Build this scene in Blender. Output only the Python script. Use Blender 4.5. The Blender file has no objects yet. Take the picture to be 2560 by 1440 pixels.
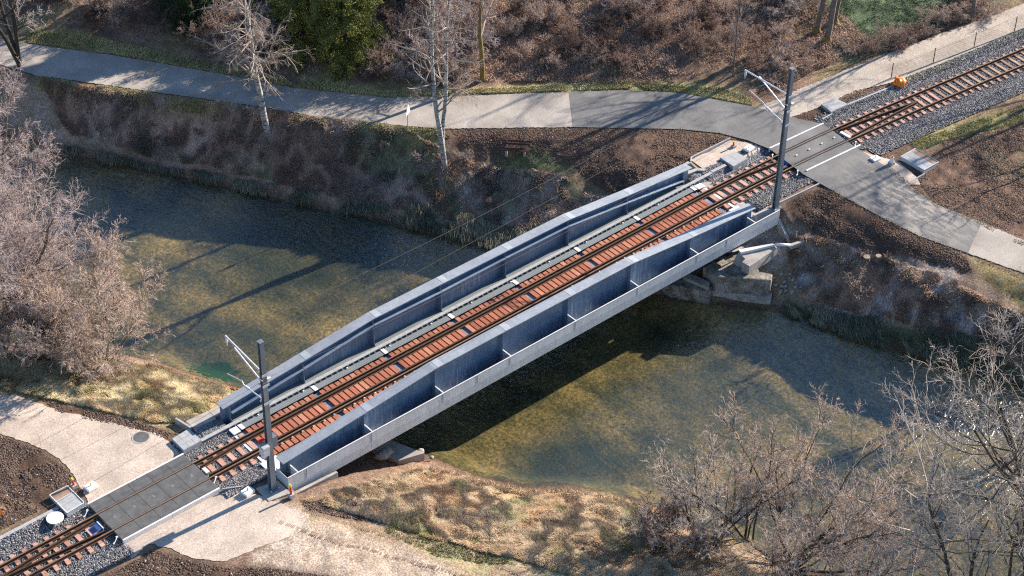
import bpy, math, random
import numpy as np
from mathutils import Vector, Matrix, geometry
D = bpy.data; S = bpy.context.scene
COL = S.collection
# ------------------------------------------------------------------ camera
CAM = np.array([-22.6921, -47.8218, 52.1399])
RT = np.array([0.7576, -0.6526, 0.0147]); UP = np.array([0.4003, 0.4822, 0.7793]); FW = np.array([0.5156, 0.5845, -0.6265])
FPX = 4978.0                                     # focal length in pixels of a 2560 px wide picture
cam = D.cameras.new('camera'); co = D.objects.new('camera', cam); COL.objects.link(co)
m = Matrix(((RT[0], UP[0], -FW[0], CAM[0]), (RT[1], UP[1], -FW[1], CAM[1]), (RT[2], UP[2], -FW[2], CAM[2]), (0, 0, 0, 1)))
co.matrix_world = m
cam.sensor_width = 36; cam.lens = FPX / 2560 * 36; cam.clip_start = 1; cam.clip_end = 2500
S.camera = co
# ------------------------------------------------------------------ sky, sun, exposure
SUN_EL = math.radians(25); SUN_DIR = math.radians(-4)          # direction towards the sun, measured from +X
w = D.worlds.new('World'); S.world = w; w.use_nodes = True
nt = w.node_tree; bg = nt.nodes['Background']
sky = nt.nodes.new('ShaderNodeTexSky'); sky.sky_type = 'NISHITA'; sky.sun_disc = False
sky.sun_elevation = SUN_EL; sky.sun_rotation = math.radians(90) - SUN_DIR
sky.air_density = 1.0; sky.dust_density = 0.0; sky.ozone_density = 4.0
nt.links.new(sky.outputs[0], bg.inputs[0]); bg.inputs[1].default_value = 0.088
sl = D.lights.new('sun', 'SUN'); sl.energy = 5.0; sl.angle = math.radians(0.55); sl.color = (1.0, 0.89, 0.76)
so = D.objects.new('sun', sl); COL.objects.link(so)
sd = Vector((math.cos(SUN_EL) * math.cos(SUN_DIR), math.cos(SUN_EL) * math.sin(SUN_DIR), math.sin(SUN_EL)))
so.rotation_euler = sd.to_track_quat('Z', 'Y').to_euler(); so.location = sd * 80
S.view_settings.view_transform = 'Standard'; S.view_settings.look = 'None'
S.view_settings.gamma = 1; S.view_settings.exposure = 1.45
S.render.engine = 'CYCLES'
S.cycles.use_denoising = False; S.cycles.adaptive_threshold = 0.004; S.cycles.filter_width = 1.2; S.cycles.sample_clamp_direct = 12; S.cycles.sample_clamp_indirect = 4; S.cycles.max_bounces = 6; S.cycles.transparent_max_bounces = 12
rng = np.random.default_rng(7); random.seed(7)

# ------------------------------------------------------------------ object helpers
def tag(o, label=None, cat=None, group=None, kind=None):
    if label: o['label'] = label
    if cat: o['category'] = cat
    if group: o['group'] = group
    if kind: o['kind'] = kind
    return o
def empty(name, loc, label, cat, group=None, rz=0.0):
    o = D.objects.new(name, None); COL.objects.link(o); o.location = loc; o.rotation_euler = (0, 0, rz)
    o.empty_display_size = .2
    return tag(o, label, cat, group)
def mesh_np(name, V, F, mat, smooth=False, parent=None, col=None, loc=None):
    me = D.meshes.new(name); V = np.asarray(V, np.float32); F = np.asarray(F, np.int32)
    n, k = F.shape
    me.vertices.add(len(V)); me.vertices.foreach_set('co', V.ravel())
    me.loops.add(n * k); me.loops.foreach_set('vertex_index', F.ravel())
    me.polygons.add(n); me.polygons.foreach_set('loop_start', np.arange(0, n * k, k, dtype=np.int32))
    me.polygons.foreach_set('loop_total', np.full(n, k, np.int32))
    me.update(calc_edges=True)
    if smooth: me.polygons.foreach_set('use_smooth', np.ones(n, bool))
    if col is not None:
        a = me.attributes.new('Col', 'FLOAT_COLOR', 'POINT')
        c = np.ones((len(V), 4), np.float32); c[:, :3] = col; a.data.foreach_set('color', c.ravel())
    if mat: me.materials.append(mat)
    o = D.objects.new(name, me); COL.objects.link(o)
    if parent: o.parent = parent
    if loc is not None: o.location = loc
    return o
ONES = 'first second third fourth fifth sixth seventh eighth ninth tenth eleventh twelfth thirteenth fourteenth fifteenth sixteenth seventeenth eighteenth nineteenth'.split()
TENS = {2: ('twentieth', 'twenty'), 3: ('thirtieth', 'thirty'), 4: ('fortieth', 'forty'), 5: ('fiftieth', 'fifty'), 6: ('sixtieth', 'sixty')}
def nth(i): i += 1; return ONES[i - 1] if i < 20 else (TENS[i // 10][0] if i % 10 == 0 else TENS[i // 10][1] + '-' + ONES[i % 10 - 1])
class MB:
    def __init__(s): s.v = []; s.f = []
    def add(s, vs, fs):
        b = len(s.v); s.v += [tuple(map(float, p)) for p in vs]; s.f += [tuple(b + i for i in f) for f in fs]; return s
    def hexa(s, p):       # 8 corners: bottom 4 ccw, top 4 ccw
        return s.add(p, [(3, 2, 1, 0), (4, 5, 6, 7), (0, 1, 5, 4), (1, 2, 6, 5), (2, 3, 7, 6), (3, 0, 4, 7)])
    def box(s, x0, x1, y0, y1, z0, z1):
        return s.hexa([(x0, y0, z0), (x1, y0, z0), (x1, y1, z0), (x0, y1, z0), (x0, y0, z1), (x1, y0, z1), (x1, y1, z1), (x0, y1, z1)])
    def prism(s, poly, z0, z1):
        n = len(poly)
        a = sum(poly[i][0] * poly[(i + 1) % n][1] - poly[(i + 1) % n][0] * poly[i][1] for i in range(n))
        if a < 0: poly = poly[::-1]
        return s.add([(p[0], p[1], z0) for p in poly] + [(p[0], p[1], z1) for p in poly],
                     [tuple(range(n))[::-1], tuple(range(n, 2 * n))] + [(i, (i + 1) % n, n + (i + 1) % n, n + i) for i in range(n)])
    def tube(s, pts, r, n=8, caps=True):
        pts = [Vector(p) for p in pts]; rs = r if isinstance(r, (list, tuple)) else [r] * len(pts); rings = []
        for i, p in enumerate(pts):
            t = (pts[min(i + 1, len(pts) - 1)] - pts[max(i - 1, 0)]).normalized()
            u = t.cross(Vector((0, 0, 1)) if abs(t.z) < .95 else Vector((1, 0, 0))).normalized(); q = t.cross(u)
            rings.append([p + (u * math.cos(2 * math.pi * j / n) + q * math.sin(2 * math.pi * j / n)) * rs[i] for j in range(n)])
        vs = [v for rg in rings for v in rg]
        fs = [(i * n + j, i * n + (j + 1) % n, (i + 1) * n + (j + 1) % n, (i + 1) * n + j) for i in range(len(pts) - 1) for j in range(n)]
        if caps: fs += [tuple(range(n))[::-1], tuple(range((len(pts) - 1) * n, len(pts) * n))]
        return s.add(vs, fs)
    def lathe(s, prof, c=(0, 0, 0), n=20):
        vs = []; 
        for r, z in prof: vs += [(c[0] + r * math.cos(2 * math.pi * j / n), c[1] + r * math.sin(2 * math.pi * j / n), c[2] + z) for j in range(n)]
        k = len(prof)
        fs = [(i * n + j, i * n + (j + 1) % n, (i + 1) * n + (j + 1) % n, (i + 1) * n + j) for i in range(k - 1) for j in range(n)]
        fs += [tuple(range(n))[::-1], tuple(range((k - 1) * n, k * n))]
        return s.add(vs, fs)
    def sweep(s, path, prof):      # path: list of (x,y,z) ; prof: list of (side, up) ccw; side is to the left of travel
        n = len(prof); vs = []
        P_ = [Vector(p) for p in path]
        for i, p in enumerate(P_):
            t = (P_[min(i + 1, len(P_) - 1)] - P_[max(i - 1, 0)]); l = Vector((-t.y, t.x, 0)).normalized()
            vs += [(p + l * a + Vector((0, 0, b))) for a, b in prof]
        fs = [(i * n + j, i * n + (j + 1) % n, (i + 1) * n + (j + 1) % n, (i + 1) * n + j) for i in range(len(P_) - 1) for j in range(n)]
        fs = [f[::-1] for f in fs] + [tuple(range(n)), tuple(range((len(P_) - 1) * n, len(P_) * n))[::-1]]
        return s.add(vs, fs)
    def build(s, name, mat, parent=None, smooth=False, bevel=0, loc=None):
        me = D.meshes.new(name); me.from_pydata(s.v, [], s.f); me.materials.append(mat); me.validate(); me.update()
        if smooth: me.polygons.foreach_set('use_smooth', np.ones(len(me.polygons), bool))
        o = D.objects.new(name, me); COL.objects.link(o)
        if parent: o.parent = parent
        if loc is not None: o.location = loc
        if bevel:
            b = o.modifiers.new('b', 'BEVEL'); b.width = bevel; b.segments = 2; b.limit_method = 'ANGLE'
        return o
def copy_tree(o, parent=None):
    c = o.copy(); COL.objects.link(c); c.parent = parent
    for ch in [x for x in D.objects if x.parent is o]: copy_tree(ch, c)
    return c
def kids(o): return [x for x in D.objects if x.parent is o]
def copy_thing(o, children, loc, rz=0, label=None, group=None, scale=None):
    c = o.copy(); COL.objects.link(c); c.location = loc; c.rotation_euler = (0, 0, rz)
    if scale: c.scale = scale
    if label: c['label'] = label
    if group: c['group'] = group
    for ch in children:
        k = ch.copy(); COL.objects.link(k); k.parent = c
    return c

# ------------------------------------------------------------------ materials
class NT:
    def __init__(s, name):
        s.m = D.materials.new(name); s.m.use_nodes = True; s.t = s.m.node_tree
        s.b = s.t.nodes['Principled BSDF']; s.out = s.t.nodes['Material Output']
        s.geo = s.t.nodes.new('ShaderNodeNewGeometry'); s.tc = s.t.nodes.new('ShaderNodeTexCoord')
    def n(s, kind, **k):
        nd = s.t.nodes.new(kind)
        for a, v in k.items(): setattr(nd, a, v)
        return nd
    def link(s, a, b): s.t.links.new(a, b)
    def noise(s, scale, detail=5, rough=.6, vec=None, dist=0, stretch=None):
        nd = s.n('ShaderNodeTexNoise'); nd.inputs['Scale'].default_value = scale; nd.inputs['Detail'].default_value = detail
        nd.inputs['Roughness'].default_value = rough; nd.inputs['Distortion'].default_value = dist
        src = vec or s.geo.outputs['Position']
        if stretch:
            mp = s.n('ShaderNodeMapping'); mp.inputs['Scale'].default_value = stretch; s.link(src, mp.inputs[0]); src = mp.outputs[0]
        s.link(src, nd.inputs['Vector']); return nd.outputs['Fac']
    def voro(s, scale, feature='F1', out='Color', stretch=None):
        nd = s.n('ShaderNodeTexVoronoi'); nd.feature = feature; nd.inputs['Scale'].default_value = scale
        s.link(s.geo.outputs['Position'], nd.inputs['Vector']); return nd.outputs[out]
    def ramp(s, fac, stops):
        r = s.n('ShaderNodeValToRGB'); e = r.color_ramp.elements
        while len(e) < len(stops): e.new(.5)
        for q, (p, c) in zip(e, stops): q.position = p; q.color = (c if len(c) == 4 else (*c, 1)) if hasattr(c, '__len__') else (c, c, c, 1)
        s.link(fac, r.inputs[0]); return r.outputs[0]
    def mix(s, fac, a, b, mode='MIX'):
        nd = s.n('ShaderNodeMix', data_type='RGBA', blend_type=mode)
        for v, i in ((fac, 0), (a, 6), (b, 7)):
            if hasattr(v, 'is_linked'): s.link(v, nd.inputs[i])
            else: nd.inputs[i].default_value = v if i == 0 else (*v, 1)
        return nd.outputs[2]
    def math(s, op, a, b=0.0):
        nd = s.n('ShaderNodeMath', operation=op)
        for i, v in enumerate((a, b)):
            if hasattr(v, 'is_linked'): s.link(v, nd.inputs[i])
            else: nd.inputs[i].default_value = v
        return nd.outputs[0]
    def bump(s, h, strength=.5, dist=.02):
        nd = s.n('ShaderNodeBump'); nd.inputs['Strength'].default_value = strength; nd.inputs['Distance'].default_value = dist
        s.link(h, nd.inputs['Height']); s.link(nd.outputs[0], s.b.inputs['Normal']); return nd
    def fin(s, col, rough=.8, metal=0, spec=.3):
        if hasattr(col, 'is_linked'): s.link(col, s.b.inputs['Base Color'])
        else: s.b.inputs['Base Color'].default_value = (*col, 1)
        if hasattr(rough, 'is_linked'): s.link(rough, s.b.inputs['Roughness'])
        else: s.b.inputs['Roughness'].default_value = rough
        s.b.inputs['Metallic'].default_value = metal; s.b.inputs['Specular IOR Level'].default_value = spec
        return s.m
def noisy(name, c0, c1, scale=3, rough=.8, metal=0, spec=.3, bump=.3, bscale=None, bd=.01, fine=None, detail=6):
    t = NT(name); f = t.noise(scale, detail)
    col = t.ramp(f, [(.3, c0), (.7, c1)])
    if fine:
        g = t.noise(fine, 3); col = t.mix(.6, col, t.ramp(g, [(.3, (.45, .45, .45)), (.7, (1.25, 1.25, 1.25))]), 'MULTIPLY')
    if bump: t.bump(t.noise(bscale or scale * 6, 4), bump, bd)
    return t.fin(col, rough, metal, spec)
def speckle(name, stops, scale, rough=.9, bd=.03, bs=.8, lowf=None, spec=.2):
    t = NT(name); v = t.n('ShaderNodeTexVoronoi'); v.inputs['Scale'].default_value = scale
    t.link(t.geo.outputs['Position'], v.inputs['Vector'])
    sep = t.n('ShaderNodeSeparateColor'); t.link(v.outputs['Color'], sep.inputs[0])
    col = t.ramp(sep.outputs[0], stops)
    if lowf: col = t.mix(1, col, t.ramp(t.noise(lowf, 4), [(.3, (.75, .75, .75)), (.7, (1.15, 1.15, 1.15))]), 'MULTIPLY')
    t.bump(t.math('SUBTRACT', 1.0, v.outputs['Distance']), bs, bd)
    return t.fin(col, rough, 0, spec)
def attr_mat(name, rough=.9, fine=40, lo=.45, hi=1.45, spec=.1, bump=True, trans=0, bd=.03, bs=.8):
    t = NT(name); a = t.n('ShaderNodeAttribute'); a.attribute_name = 'Col'
    f1 = t.ramp(t.noise(fine, 4, .7), [(.25, (lo,) * 3), (.75, (hi,) * 3)])
    col = t.mix(1, a.outputs['Color'], f1, 'MULTIPLY')
    if bump: t.bump(t.noise(fine * .55, 6, .75), bs, bd)
    return t.fin(col, rough, 0, spec)
def plain(name, c, rough=.6, metal=0, spec=.4, var=.15, scale=6):
    a = tuple(x * (1 - var) for x in c); b = tuple(min(1, x * (1 + var)) for x in c)
    return noisy(name, a, b, scale, rough, metal, spec, bump=.1, bd=.003)

def steel_mat(name, c0, c1, streaks=False, rough=.5, metal=.25):
    t = NT(name); f = t.noise(.9, 5, .65); col = t.ramp(f, [(.3, c0), (.7, c1)])
    s1 = t.noise(3.5, 6, .7, stretch=(3.0, 3.0, .35))
    col = t.mix(.55, col, t.ramp(s1, [(.35, (.72, .74, .78)), (.62, (1.12, 1.12, 1.12))]), 'MULTIPLY')
    if streaks:
        s2 = t.ramp(t.noise(3.5, 7, .8, stretch=(3.5, 3.5, .3)), [(.50, (0, 0, 0)), (.60, (1, 1, 1))])
        s3 = t.ramp(t.noise(.28, 2), [(.46, (0, 0, 0)), (.60, (1, 1, 1))])
        k = t.mix(1, s2, s3, 'MULTIPLY'); bw = t.n('ShaderNodeRGBToBW'); t.link(k, bw.inputs[0])
        col = t.mix(t.math('MULTIPLY', bw.outputs[0], .62), col, (.50, .55, .62))
    t.bump(t.noise(14, 4), .12, .004)
    return t.fin(col, t.ramp(t.noise(5, 4), [(.3, rough - .08), (.7, rough + .12)]), metal, .5)
M = {}
M['girder'] = steel_mat('girder_paint_shaded', (.11, .165, .25), (.215, .265, .335), True)  # bridge paint with the blue of sky-lit shade put into its colour
M['flange'] = steel_mat('girder_paint_sunlit', (.235, .26, .285), (.33, .35, .375))  # same bridge paint for the top flanges, sunlight put in as paler grey
M['pale_steel'] = plain('pale_steel_paint', (.36, .385, .41), .5, .2)
M['galv'] = steel_mat('galvanised_steel', (.47, .50, .53), (.55, .58, .61), False, .5, .3)
M['mast'] = steel_mat('mast_steel', (.15, .175, .20), (.22, .245, .27), False, .45, .35)
M['tube'] = plain('aluminium_tube', (.62, .62, .64), .4, .4)
M['wire'] = plain('wire_copper', (.16, .13, .11), .5, .5)
M['rail'] = noisy('rail_rust', (.045, .024, .015), (.10, .055, .034), 9, .75, .1, .3, fine=50)
M['railtop'] = noisy('rail_head', (.20, .13, .09), (.32, .22, .15), 6, .5, .3, .5)
M['clip'] = plain('zinc_clip', (.66, .63, .58), .5, .2)
M['concrete'] = noisy('concrete', (.30, .275, .245), (.46, .425, .385), 2.2, .9, bump=.4, bscale=30, fine=35)
M['conc_light'] = noisy('concrete_light', (.56, .55, .53), (.70, .69, .67), 3, .85, bump=.2, bscale=30, fine=45)
M['conc_grey'] = noisy('concrete_paving', (.29, .295, .30), (.41, .415, .42), 5, .85, bump=.2, bscale=30, fine=45)
M['kerb'] = noisy('kerb_stone', (.55, .54, .52), (.72, .71, .69), 5, .85, bump=.2, bscale=30, fine=45)
M['white_sheet'] = noisy('white_sheet', (.62, .64, .66), (.78, .79, .80), 3, .35, .1, .5, bump=.05)
M['white'] = plain('white_paint', (.78, .77, .75), .5, 0, .4, .05)
M['red'] = plain('red_plastic', (.52, .035, .02), .45); M['yellow'] = plain('yellow_plastic', (.75, .52, .04), .5)
M['orange'] = plain('orange_plastic', (.85, .20, .015), .5, 0, .4, .1, 14)
M['blue'] = plain('blue_steel', (.08, .15, .38), .4, .1); M['black'] = plain('black_plastic', (.015, .015, .018), .5)
M['wood'] = noisy('bench_wood', (.05, .022, .016), (.10, .042, .028), 5, .6)
M['stone'] = noisy('stone', (.17, .155, .13), (.45, .42, .37), 3.5, .9, bump=1, bscale=11, bd=.05, fine=18, detail=8)
t = NT('mossy_masonry'); f = t.noise(2.2, 7, .75); c = t.ramp(f, [(.30, (.045, .045, .03)), (.44, (.16, .14, .11)), (.56, (.30, .27, .23)), (.72, (.42, .39, .34))])
c = t.mix(1, c, t.ramp(t.noise(22, 5, .8), [(.32, (.35,) * 3), (.68, (1.6,) * 3)]), 'MULTIPLY'); t.bump(t.noise(9, 6, .75), 1.0, .06); M['masonry'] = t.fin(c, .95, 0, .15)
M['rubber'] = noisy('crossing_rubber', (.075, .075, .077), (.13, .13, .128), 3, .85, bump=.5, bscale=40, bd=.006, fine=30)
M['asphalt'] = noisy('asphalt', (.105, .104, .104), (.21, .203, .195), .7, .9, bump=.35, bscale=60, bd=.006, fine=22, detail=9)
t = NT('asphalt'); n1 = t.noise(.7, 9, .6); c = t.ramp(n1, [(.3, (.105, .104, .104)), (.7, (.21, .203, .195))])
c = t.mix(.6, c, t.ramp(t.noise(22, 3), [(.3, (.45,) * 3), (.7, (1.25,) * 3)]), 'MULTIPLY')
vd = t.n('ShaderNodeVectorMath', operation='DISTANCE'); t.link(t.geo.outputs['Position'], vd.inputs[0]); vd.inputs[1].default_value = (38.4, -6.0, 0)
k = t.math('MULTIPLY', t.math('MAXIMUM', t.math('SUBTRACT', 1.0, t.math('DIVIDE', vd.outputs['Value'], 4.5)), 0.0), t.math('MULTIPLY', t.math('GREATER_THAN', t.noise(2.6, 8, .75, stretch=(1.6, .5, 1)), .52), .9))
c = t.mix(k, c, (.36, .31, .26)); t.bump(t.noise(60, 4), .35, .006); M['asphalt'] = t.fin(c, .9)
M['path'] = noisy('concrete_path', (.24, .21, .18), (.42, .38, .335), .5, .9, bump=.3, bscale=60, bd=.006, fine=24, detail=9)
M['gravel'] = speckle('gravel', [(.0, (.30, .235, .185)), (.3, (.44, .355, .285)), (.75, (.51, .425, .35)), (1., (.64, .56, .49))], 42, .95, .012, .5, .8)
M['gravel_grey'] = speckle('gravel_grey', [(.0, (.24, .20, .16)), (.3, (.34, .29, .24)), (.75, (.42, .36, .30)), (1., (.55, .49, .42))], 38, .95, .012, .5, .6)
M['ballast'] = speckle('ballast', [(.0, (.05, .05, .058)), (.4, (.12, .12, .135)), (.8, (.22, .215, .23)), (1., (.42, .41, .41))], 17, .9, .05, 1)
M['stonebits'] = attr_mat('ballast_stone', .85, 18, .6, 1.3, .3, False)
M['rutsoil'] = noisy('rut_soil', (.16, .115, .085), (.30, .225, .17), 5, .95)
M['attr'] = attr_mat('plant_blades', .8, 25, .7, 1.3, .15, False)
# sleeper boards: each board a slightly different tone
def board_mat(name, stops, scale=9):
    t = NT(name); oi = t.n('ShaderNodeObjectInfo')
    c = t.ramp(oi.outputs['Random'], stops)
    f = t.noise(scale, 5, .7, stretch=(1, .25, 1)); c = t.mix(.7, c, t.ramp(f, [(.25, (.6, .58, .56)), (.75, (1.3, 1.3, 1.3))]), 'MULTIPLY')
    sp_ = t.n('ShaderNodeSeparateXYZ'); t.link(t.tc.outputs['Object'], sp_.inputs[0]); ay = t.math('ABSOLUTE', sp_.outputs['Y'])
    st_ = t.math('SUBTRACT', 1.0, t.math('MINIMUM', t.math('MULTIPLY', t.math('ABSOLUTE', t.math('SUBTRACT', ay, .45)), 5.5), 1.0))
    c = t.mix(t.math('MULTIPLY', st_, t.math('MULTIPLY', t.noise(5, 5, .7), .95)), c, (.06, .035, .025))
    t.bump(f, .4, .01); return t.fin(c, .8, 0, .2)
M['board'] = board_mat('bridge_board', [(0, (.27, .095, .060)), (.3, (.38, .145, .085)), (.6, (.32, .12, .078)), (.85, (.44, .205, .13)), (1, (.37, .15, .10))])
M['sleeper_pink'] = board_mat('sleeper_red', [(0, (.42, .235, .18)), (.5, (.50, .31, .24)), (1, (.36, .18, .13))])
M['sleeper_tan'] = board_mat('sleeper_tan', [(0, (.30, .20, .14)), (.5, (.38, .26, .18)), (1, (.26, .155, .11))])
# grating: fine bars
t = NT('grating'); wv = t.n('ShaderNodeTexWave', bands_direction='X'); wv.inputs['Scale'].default_value = 4.0
t.link(t.geo.outputs['Position'], wv.inputs[0]); wv2 = t.n('ShaderNodeTexWave', bands_direction='Y'); wv2.inputs['Scale'].default_value = 3.0
t.link(t.geo.outputs['Position'], wv2.inputs[0])
g = t.math('MAXIMUM', wv.outputs['Fac'], wv2.outputs['Fac'])
M['grating'] = t.fin(t.mix(.5, t.ramp(g, [(.35, (.07, .085, .09)), (.8, (.27, .30, .31))]), t.ramp(t.noise(1.2), [(.3, (.12, .145, .155)), (.7, (.20, .225, .235))])), .6, .3, .4)
# bark
M['bark'] = noisy('bark_grey', (.085, .07, .055), (.20, .165, .13), 6, .95, bump=.8, bscale=20, bd=.02)
M['bark_dark'] = noisy('bark_dark', (.03, .027, .022), (.085, .07, .05), 5, .95, bump=.8, bscale=20, bd=.02)
M['bark_moss'] = noisy('bark_moss', (.10, .08, .035), (.27, .18, .05), 4, .95, bump=.8, bscale=20, bd=.02)
t = NT('bark_birch'); f = t.noise(5, 4, .6, stretch=(.8, .8, 5)); c = t.ramp(f, [(.40, (.04, .035, .03)), (.50, (.36, .33, .30)), (.75, (.58, .55, .51))])
M['birch'] = t.fin(c, .8, 0, .2)
M['twig_pink'] = noisy('twig_pink', (.285, .225, .21), (.46, .375, .355), 1.2, .8)
M['twig_tan'] = noisy('twig_tan', (.34, .25, .195), (.52, .40, .33), 1.2, .8)
M['twig_grey'] = noisy('twig_grey', (.32, .265, .225), (.50, .43, .375), 1.2, .8)
M['twig_light'] = noisy('twig_light', (.28, .23, .19), (.46, .40, .34), 1.2, .8)
M['twig_brown'] = noisy('twig_brown', (.24, .155, .12), (.42, .29, .225), 1.2, .85)
M['twig_mid'] = noisy('twig_mid', (.21, .165, .135), (.37, .305, .26), 1.2, .85)
M['twig_dark'] = noisy('twig_dark', (.08, .055, .045), (.17, .12, .095), 1.2, .9)
# terrain: region colours stored on the vertices, grain added here
t = NT('ground'); a = t.n('ShaderNodeAttribute'); a.attribute_name = 'Col'
f1 = t.ramp(t.noise(14, 6, .75), [(.30, (.28,) * 3), (.5, (.95,) * 3), (.70, (1.9,) * 3)]); f2 = t.ramp(t.noise(2.2, 4, .6), [(.3, (.72, .70, .66)), (.7, (1.25, 1.27, 1.3))])
c = t.mix(1, t.mix(1, a.outputs['Color'], f1, 'MULTIPLY'), f2, 'MULTIPLY')
fr = t.ramp(t.noise(9, 6, .8), [(.50, (0, 0, 0)), (.58, (1, 1, 1))]); bw = t.n('ShaderNodeRGBToBW'); t.link(fr, bw.inputs[0])
fa = t.n('ShaderNodeAttribute'); fa.attribute_name = 'Frost'
c = t.mix(t.math('MULTIPLY', bw.outputs[0], fa.outputs['Fac']), c, (.62, .66, .72))
bn = t.bump(t.noise(11, 8, .8), 1.0, .09)
M['ground'] = t.fin(c, .95, 0, .1)
# riverbed
t = NT('riverbed'); n1 = t.noise(.55, 6, .65, stretch=(1, .6, 1)); n2 = t.noise(6.5, 7, .8)
c = t.ramp(n1, [(.30, (.028, .034, .026)), (.42, (.075, .074, .045)), (.56, (.165, .132, .070)), (.72, (.26, .20, .105))])
c = t.mix(1, c, t.ramp(n2, [(.34, (.30, .34, .34)), (.5, (1, 1, 1)), (.66, (2.3, 2.1, 1.7))]), 'MULTIPLY')
vd = t.n('ShaderNodeVectorMath', operation='DISTANCE'); t.link(t.geo.outputs['Position'], vd.inputs[0]); vd.inputs[1].default_value = (9.6, 7.6, -3.4)
c = t.mix(t.math('MULTIPLY', t.ramp(t.math('ADD', vd.outputs['Value'], t.math('MULTIPLY', n1, 1.6)), [(0, 1.0), (.0, 1.0)]), t.math('LESS_THAN', t.math('ADD', vd.outputs['Value'], t.math('MULTIPLY', t.noise(2.2, 7, .8), 4.2)), 3.1)), t.mix(.5, c, (.012, .075, .012), 'MIX') if False else c, (.010, .055, .010))
for cpos, rad_, kk in (((17.2, -6.2, -3.4), 3.2, .8), ((18.5, 12.6, -3.4), 6.5, .75), ((11.0, 9.0, -3.4), 3.5, .5), ((24.5, -6.0, -3.4), 4.5, .55)):
    ve = t.n('ShaderNodeVectorMath', operation='DISTANCE'); t.link(t.geo.outputs['Position'], ve.inputs[0]); ve.inputs[1].default_value = cpos
    ff = t.math('MULTIPLY', t.math('MAXIMUM', t.math('SUBTRACT', 1.0, t.math('DIVIDE', t.math('ADD', ve.outputs['Value'], t.math('MULTIPLY', n1, 2.0)), rad_ + 1)), 0.0), 2.2)
    c = t.mix(t.math('MULTIPLY', t.math('MINIMUM', ff, 1.0), kk), c, (.016, .034, .034))
t.bump(n2, .8, .05); M['bed'] = t.fin(c, .95, 0, .1)
# water: clear sheet, tinted, with a rippled reflecting surface
t = NT('river_water'); t.t.nodes.remove(t.b)
tr = t.n('ShaderNodeBsdfTransparent'); tr.inputs[0].default_value = (.92, .91, .79, 1)
gl = t.n('ShaderNodeBsdfGlossy'); gl.inputs['Roughness'].default_value = .09; gl.inputs[0].default_value = (1, 1, 1, 1)
b1 = t.n('ShaderNodeBump'); b1.inputs['Strength'].default_value = .65; b1.inputs['Distance'].default_value = .05
rd = t.n('ShaderNodeVectorMath', operation='DISTANCE'); t.link(t.geo.outputs['Position'], rd.inputs[0]); rd.inputs[1].default_value = (30.6, -16.6, -2.7)
rap = t.math('MAXIMUM', t.math('SUBTRACT', 1.0, t.math('DIVIDE', rd.outputs['Value'], 6.5)), 0.0)
h = t.math('ADD', t.math('MULTIPLY', t.noise(1.6, 3, .5, stretch=(1.8, .9, 1), dist=.8), 1.6), t.math('MULTIPLY', t.noise(6, 4, .6, dist=1.0, stretch=(1.4, .8, 1)), .7))
h = t.math('ADD', h, t.math('MULTIPLY', t.math('MULTIPLY', rap, 3.0), t.noise(2.2, 2, .5, dist=1.8)))
t.link(h, b1.inputs['Height']); t.link(t.math('ADD', t.math('MULTIPLY', rap, .30), .07), gl.inputs['Roughness']); t.link(b1.outputs[0], gl.inputs['Normal'])
vm = t.n('ShaderNodeVectorMath', operation='DOT_PRODUCT'); t.link(t.geo.outputs['Incoming'], vm.inputs[0]); t.link(b1.outputs[0], vm.inputs[1])
cs = t.math('ABSOLUTE', vm.outputs['Value']); fr_w = t.math('ADD', t.math('MULTIPLY', t.math('POWER', t.math('SUBTRACT', 1.0, cs), 4.0), .93), .07)
mx = t.n('ShaderNodeMixShader'); t.link(fr_w, mx.inputs[0]); t.link(tr.outputs[0], mx.inputs[1]); t.link(gl.outputs[0], mx.inputs[2])
t.link(mx.outputs[0], t.out.inputs['Surface']); M['water'] = t.m

# ------------------------------------------------------------------ survey helper: point of the picture at height z
def P(u, v, z=0.0):
    d = FW * FPX + RT * (u - 1280) - UP * (v - 720); k = (z - CAM[2]) / d[2]; return CAM + d * k
def Pxy(u, v, z=0.0): p = P(u, v, z); return (float(p[0]), float(p[1]))
def yc(x):                                        # track centre line: straight, then bending right
    x = np.asarray(x, float)
    return np.where(x < 30, 0, np.where(x < 44, -.0036 * (x - 30) ** 2, -.7056 - .1008 * (x - 44)))

# ------------------------------------------------------------------ terrain
WATER = -2.7
far_px = [(-260, 250), (0, 330), (200, 390), (400, 425), (600, 475), (900, 535), (1180, 605), (1400, 668), (1640, 735), (1780, 757), (1925, 768), (1965, 790), (2130, 843), (2340, 903), (2560, 962), (2900, 1050)]
near_px = [(-300, 770), (0, 850), (200, 868), (380, 905), (480, 940), (600, 975), (830, 1060), (1060, 1140), (1180, 1190), (1330, 1215), (1400, 1212), (1500, 1228), (1560, 1240), (1700, 1290), (1830, 1345), (1950, 1395), (2050, 1440), (2250, 1540)]
far_w = [Pxy(u, v, WATER) for u, v in far_px]
near_w = [tuple(np.array(Pxy(u, v, -2.1)) + .65 * np.array([.9, .44])) for u, v in near_px]
def ext(a, b, d=200): a = np.array(a); b = np.array(b); return tuple(a + (a - b) / np.linalg.norm(a - b) * d)
river = [ext(far_w[0], far_w[3])] + far_w + [ext(far_w[-1], far_w[-4])] + [ext(near_w[-1], near_w[-5])] + near_w[::-1] + [ext(near_w[0], near_w[3])]
RV = np.array(river)
def inside(poly, X, Y):
    poly = np.asarray(poly, float); r = np.zeros(X.shape, bool); j = len(poly) - 1
    for i in range(len(poly)):
        xi, yi = poly[i]; xj, yj = poly[j]
        if yi != yj:
            c = ((yi > Y) != (yj > Y)) & (X < (xj - xi) * (Y - yi) / (yj - yi) + xi); r ^= c
        j = i
    return r
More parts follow.
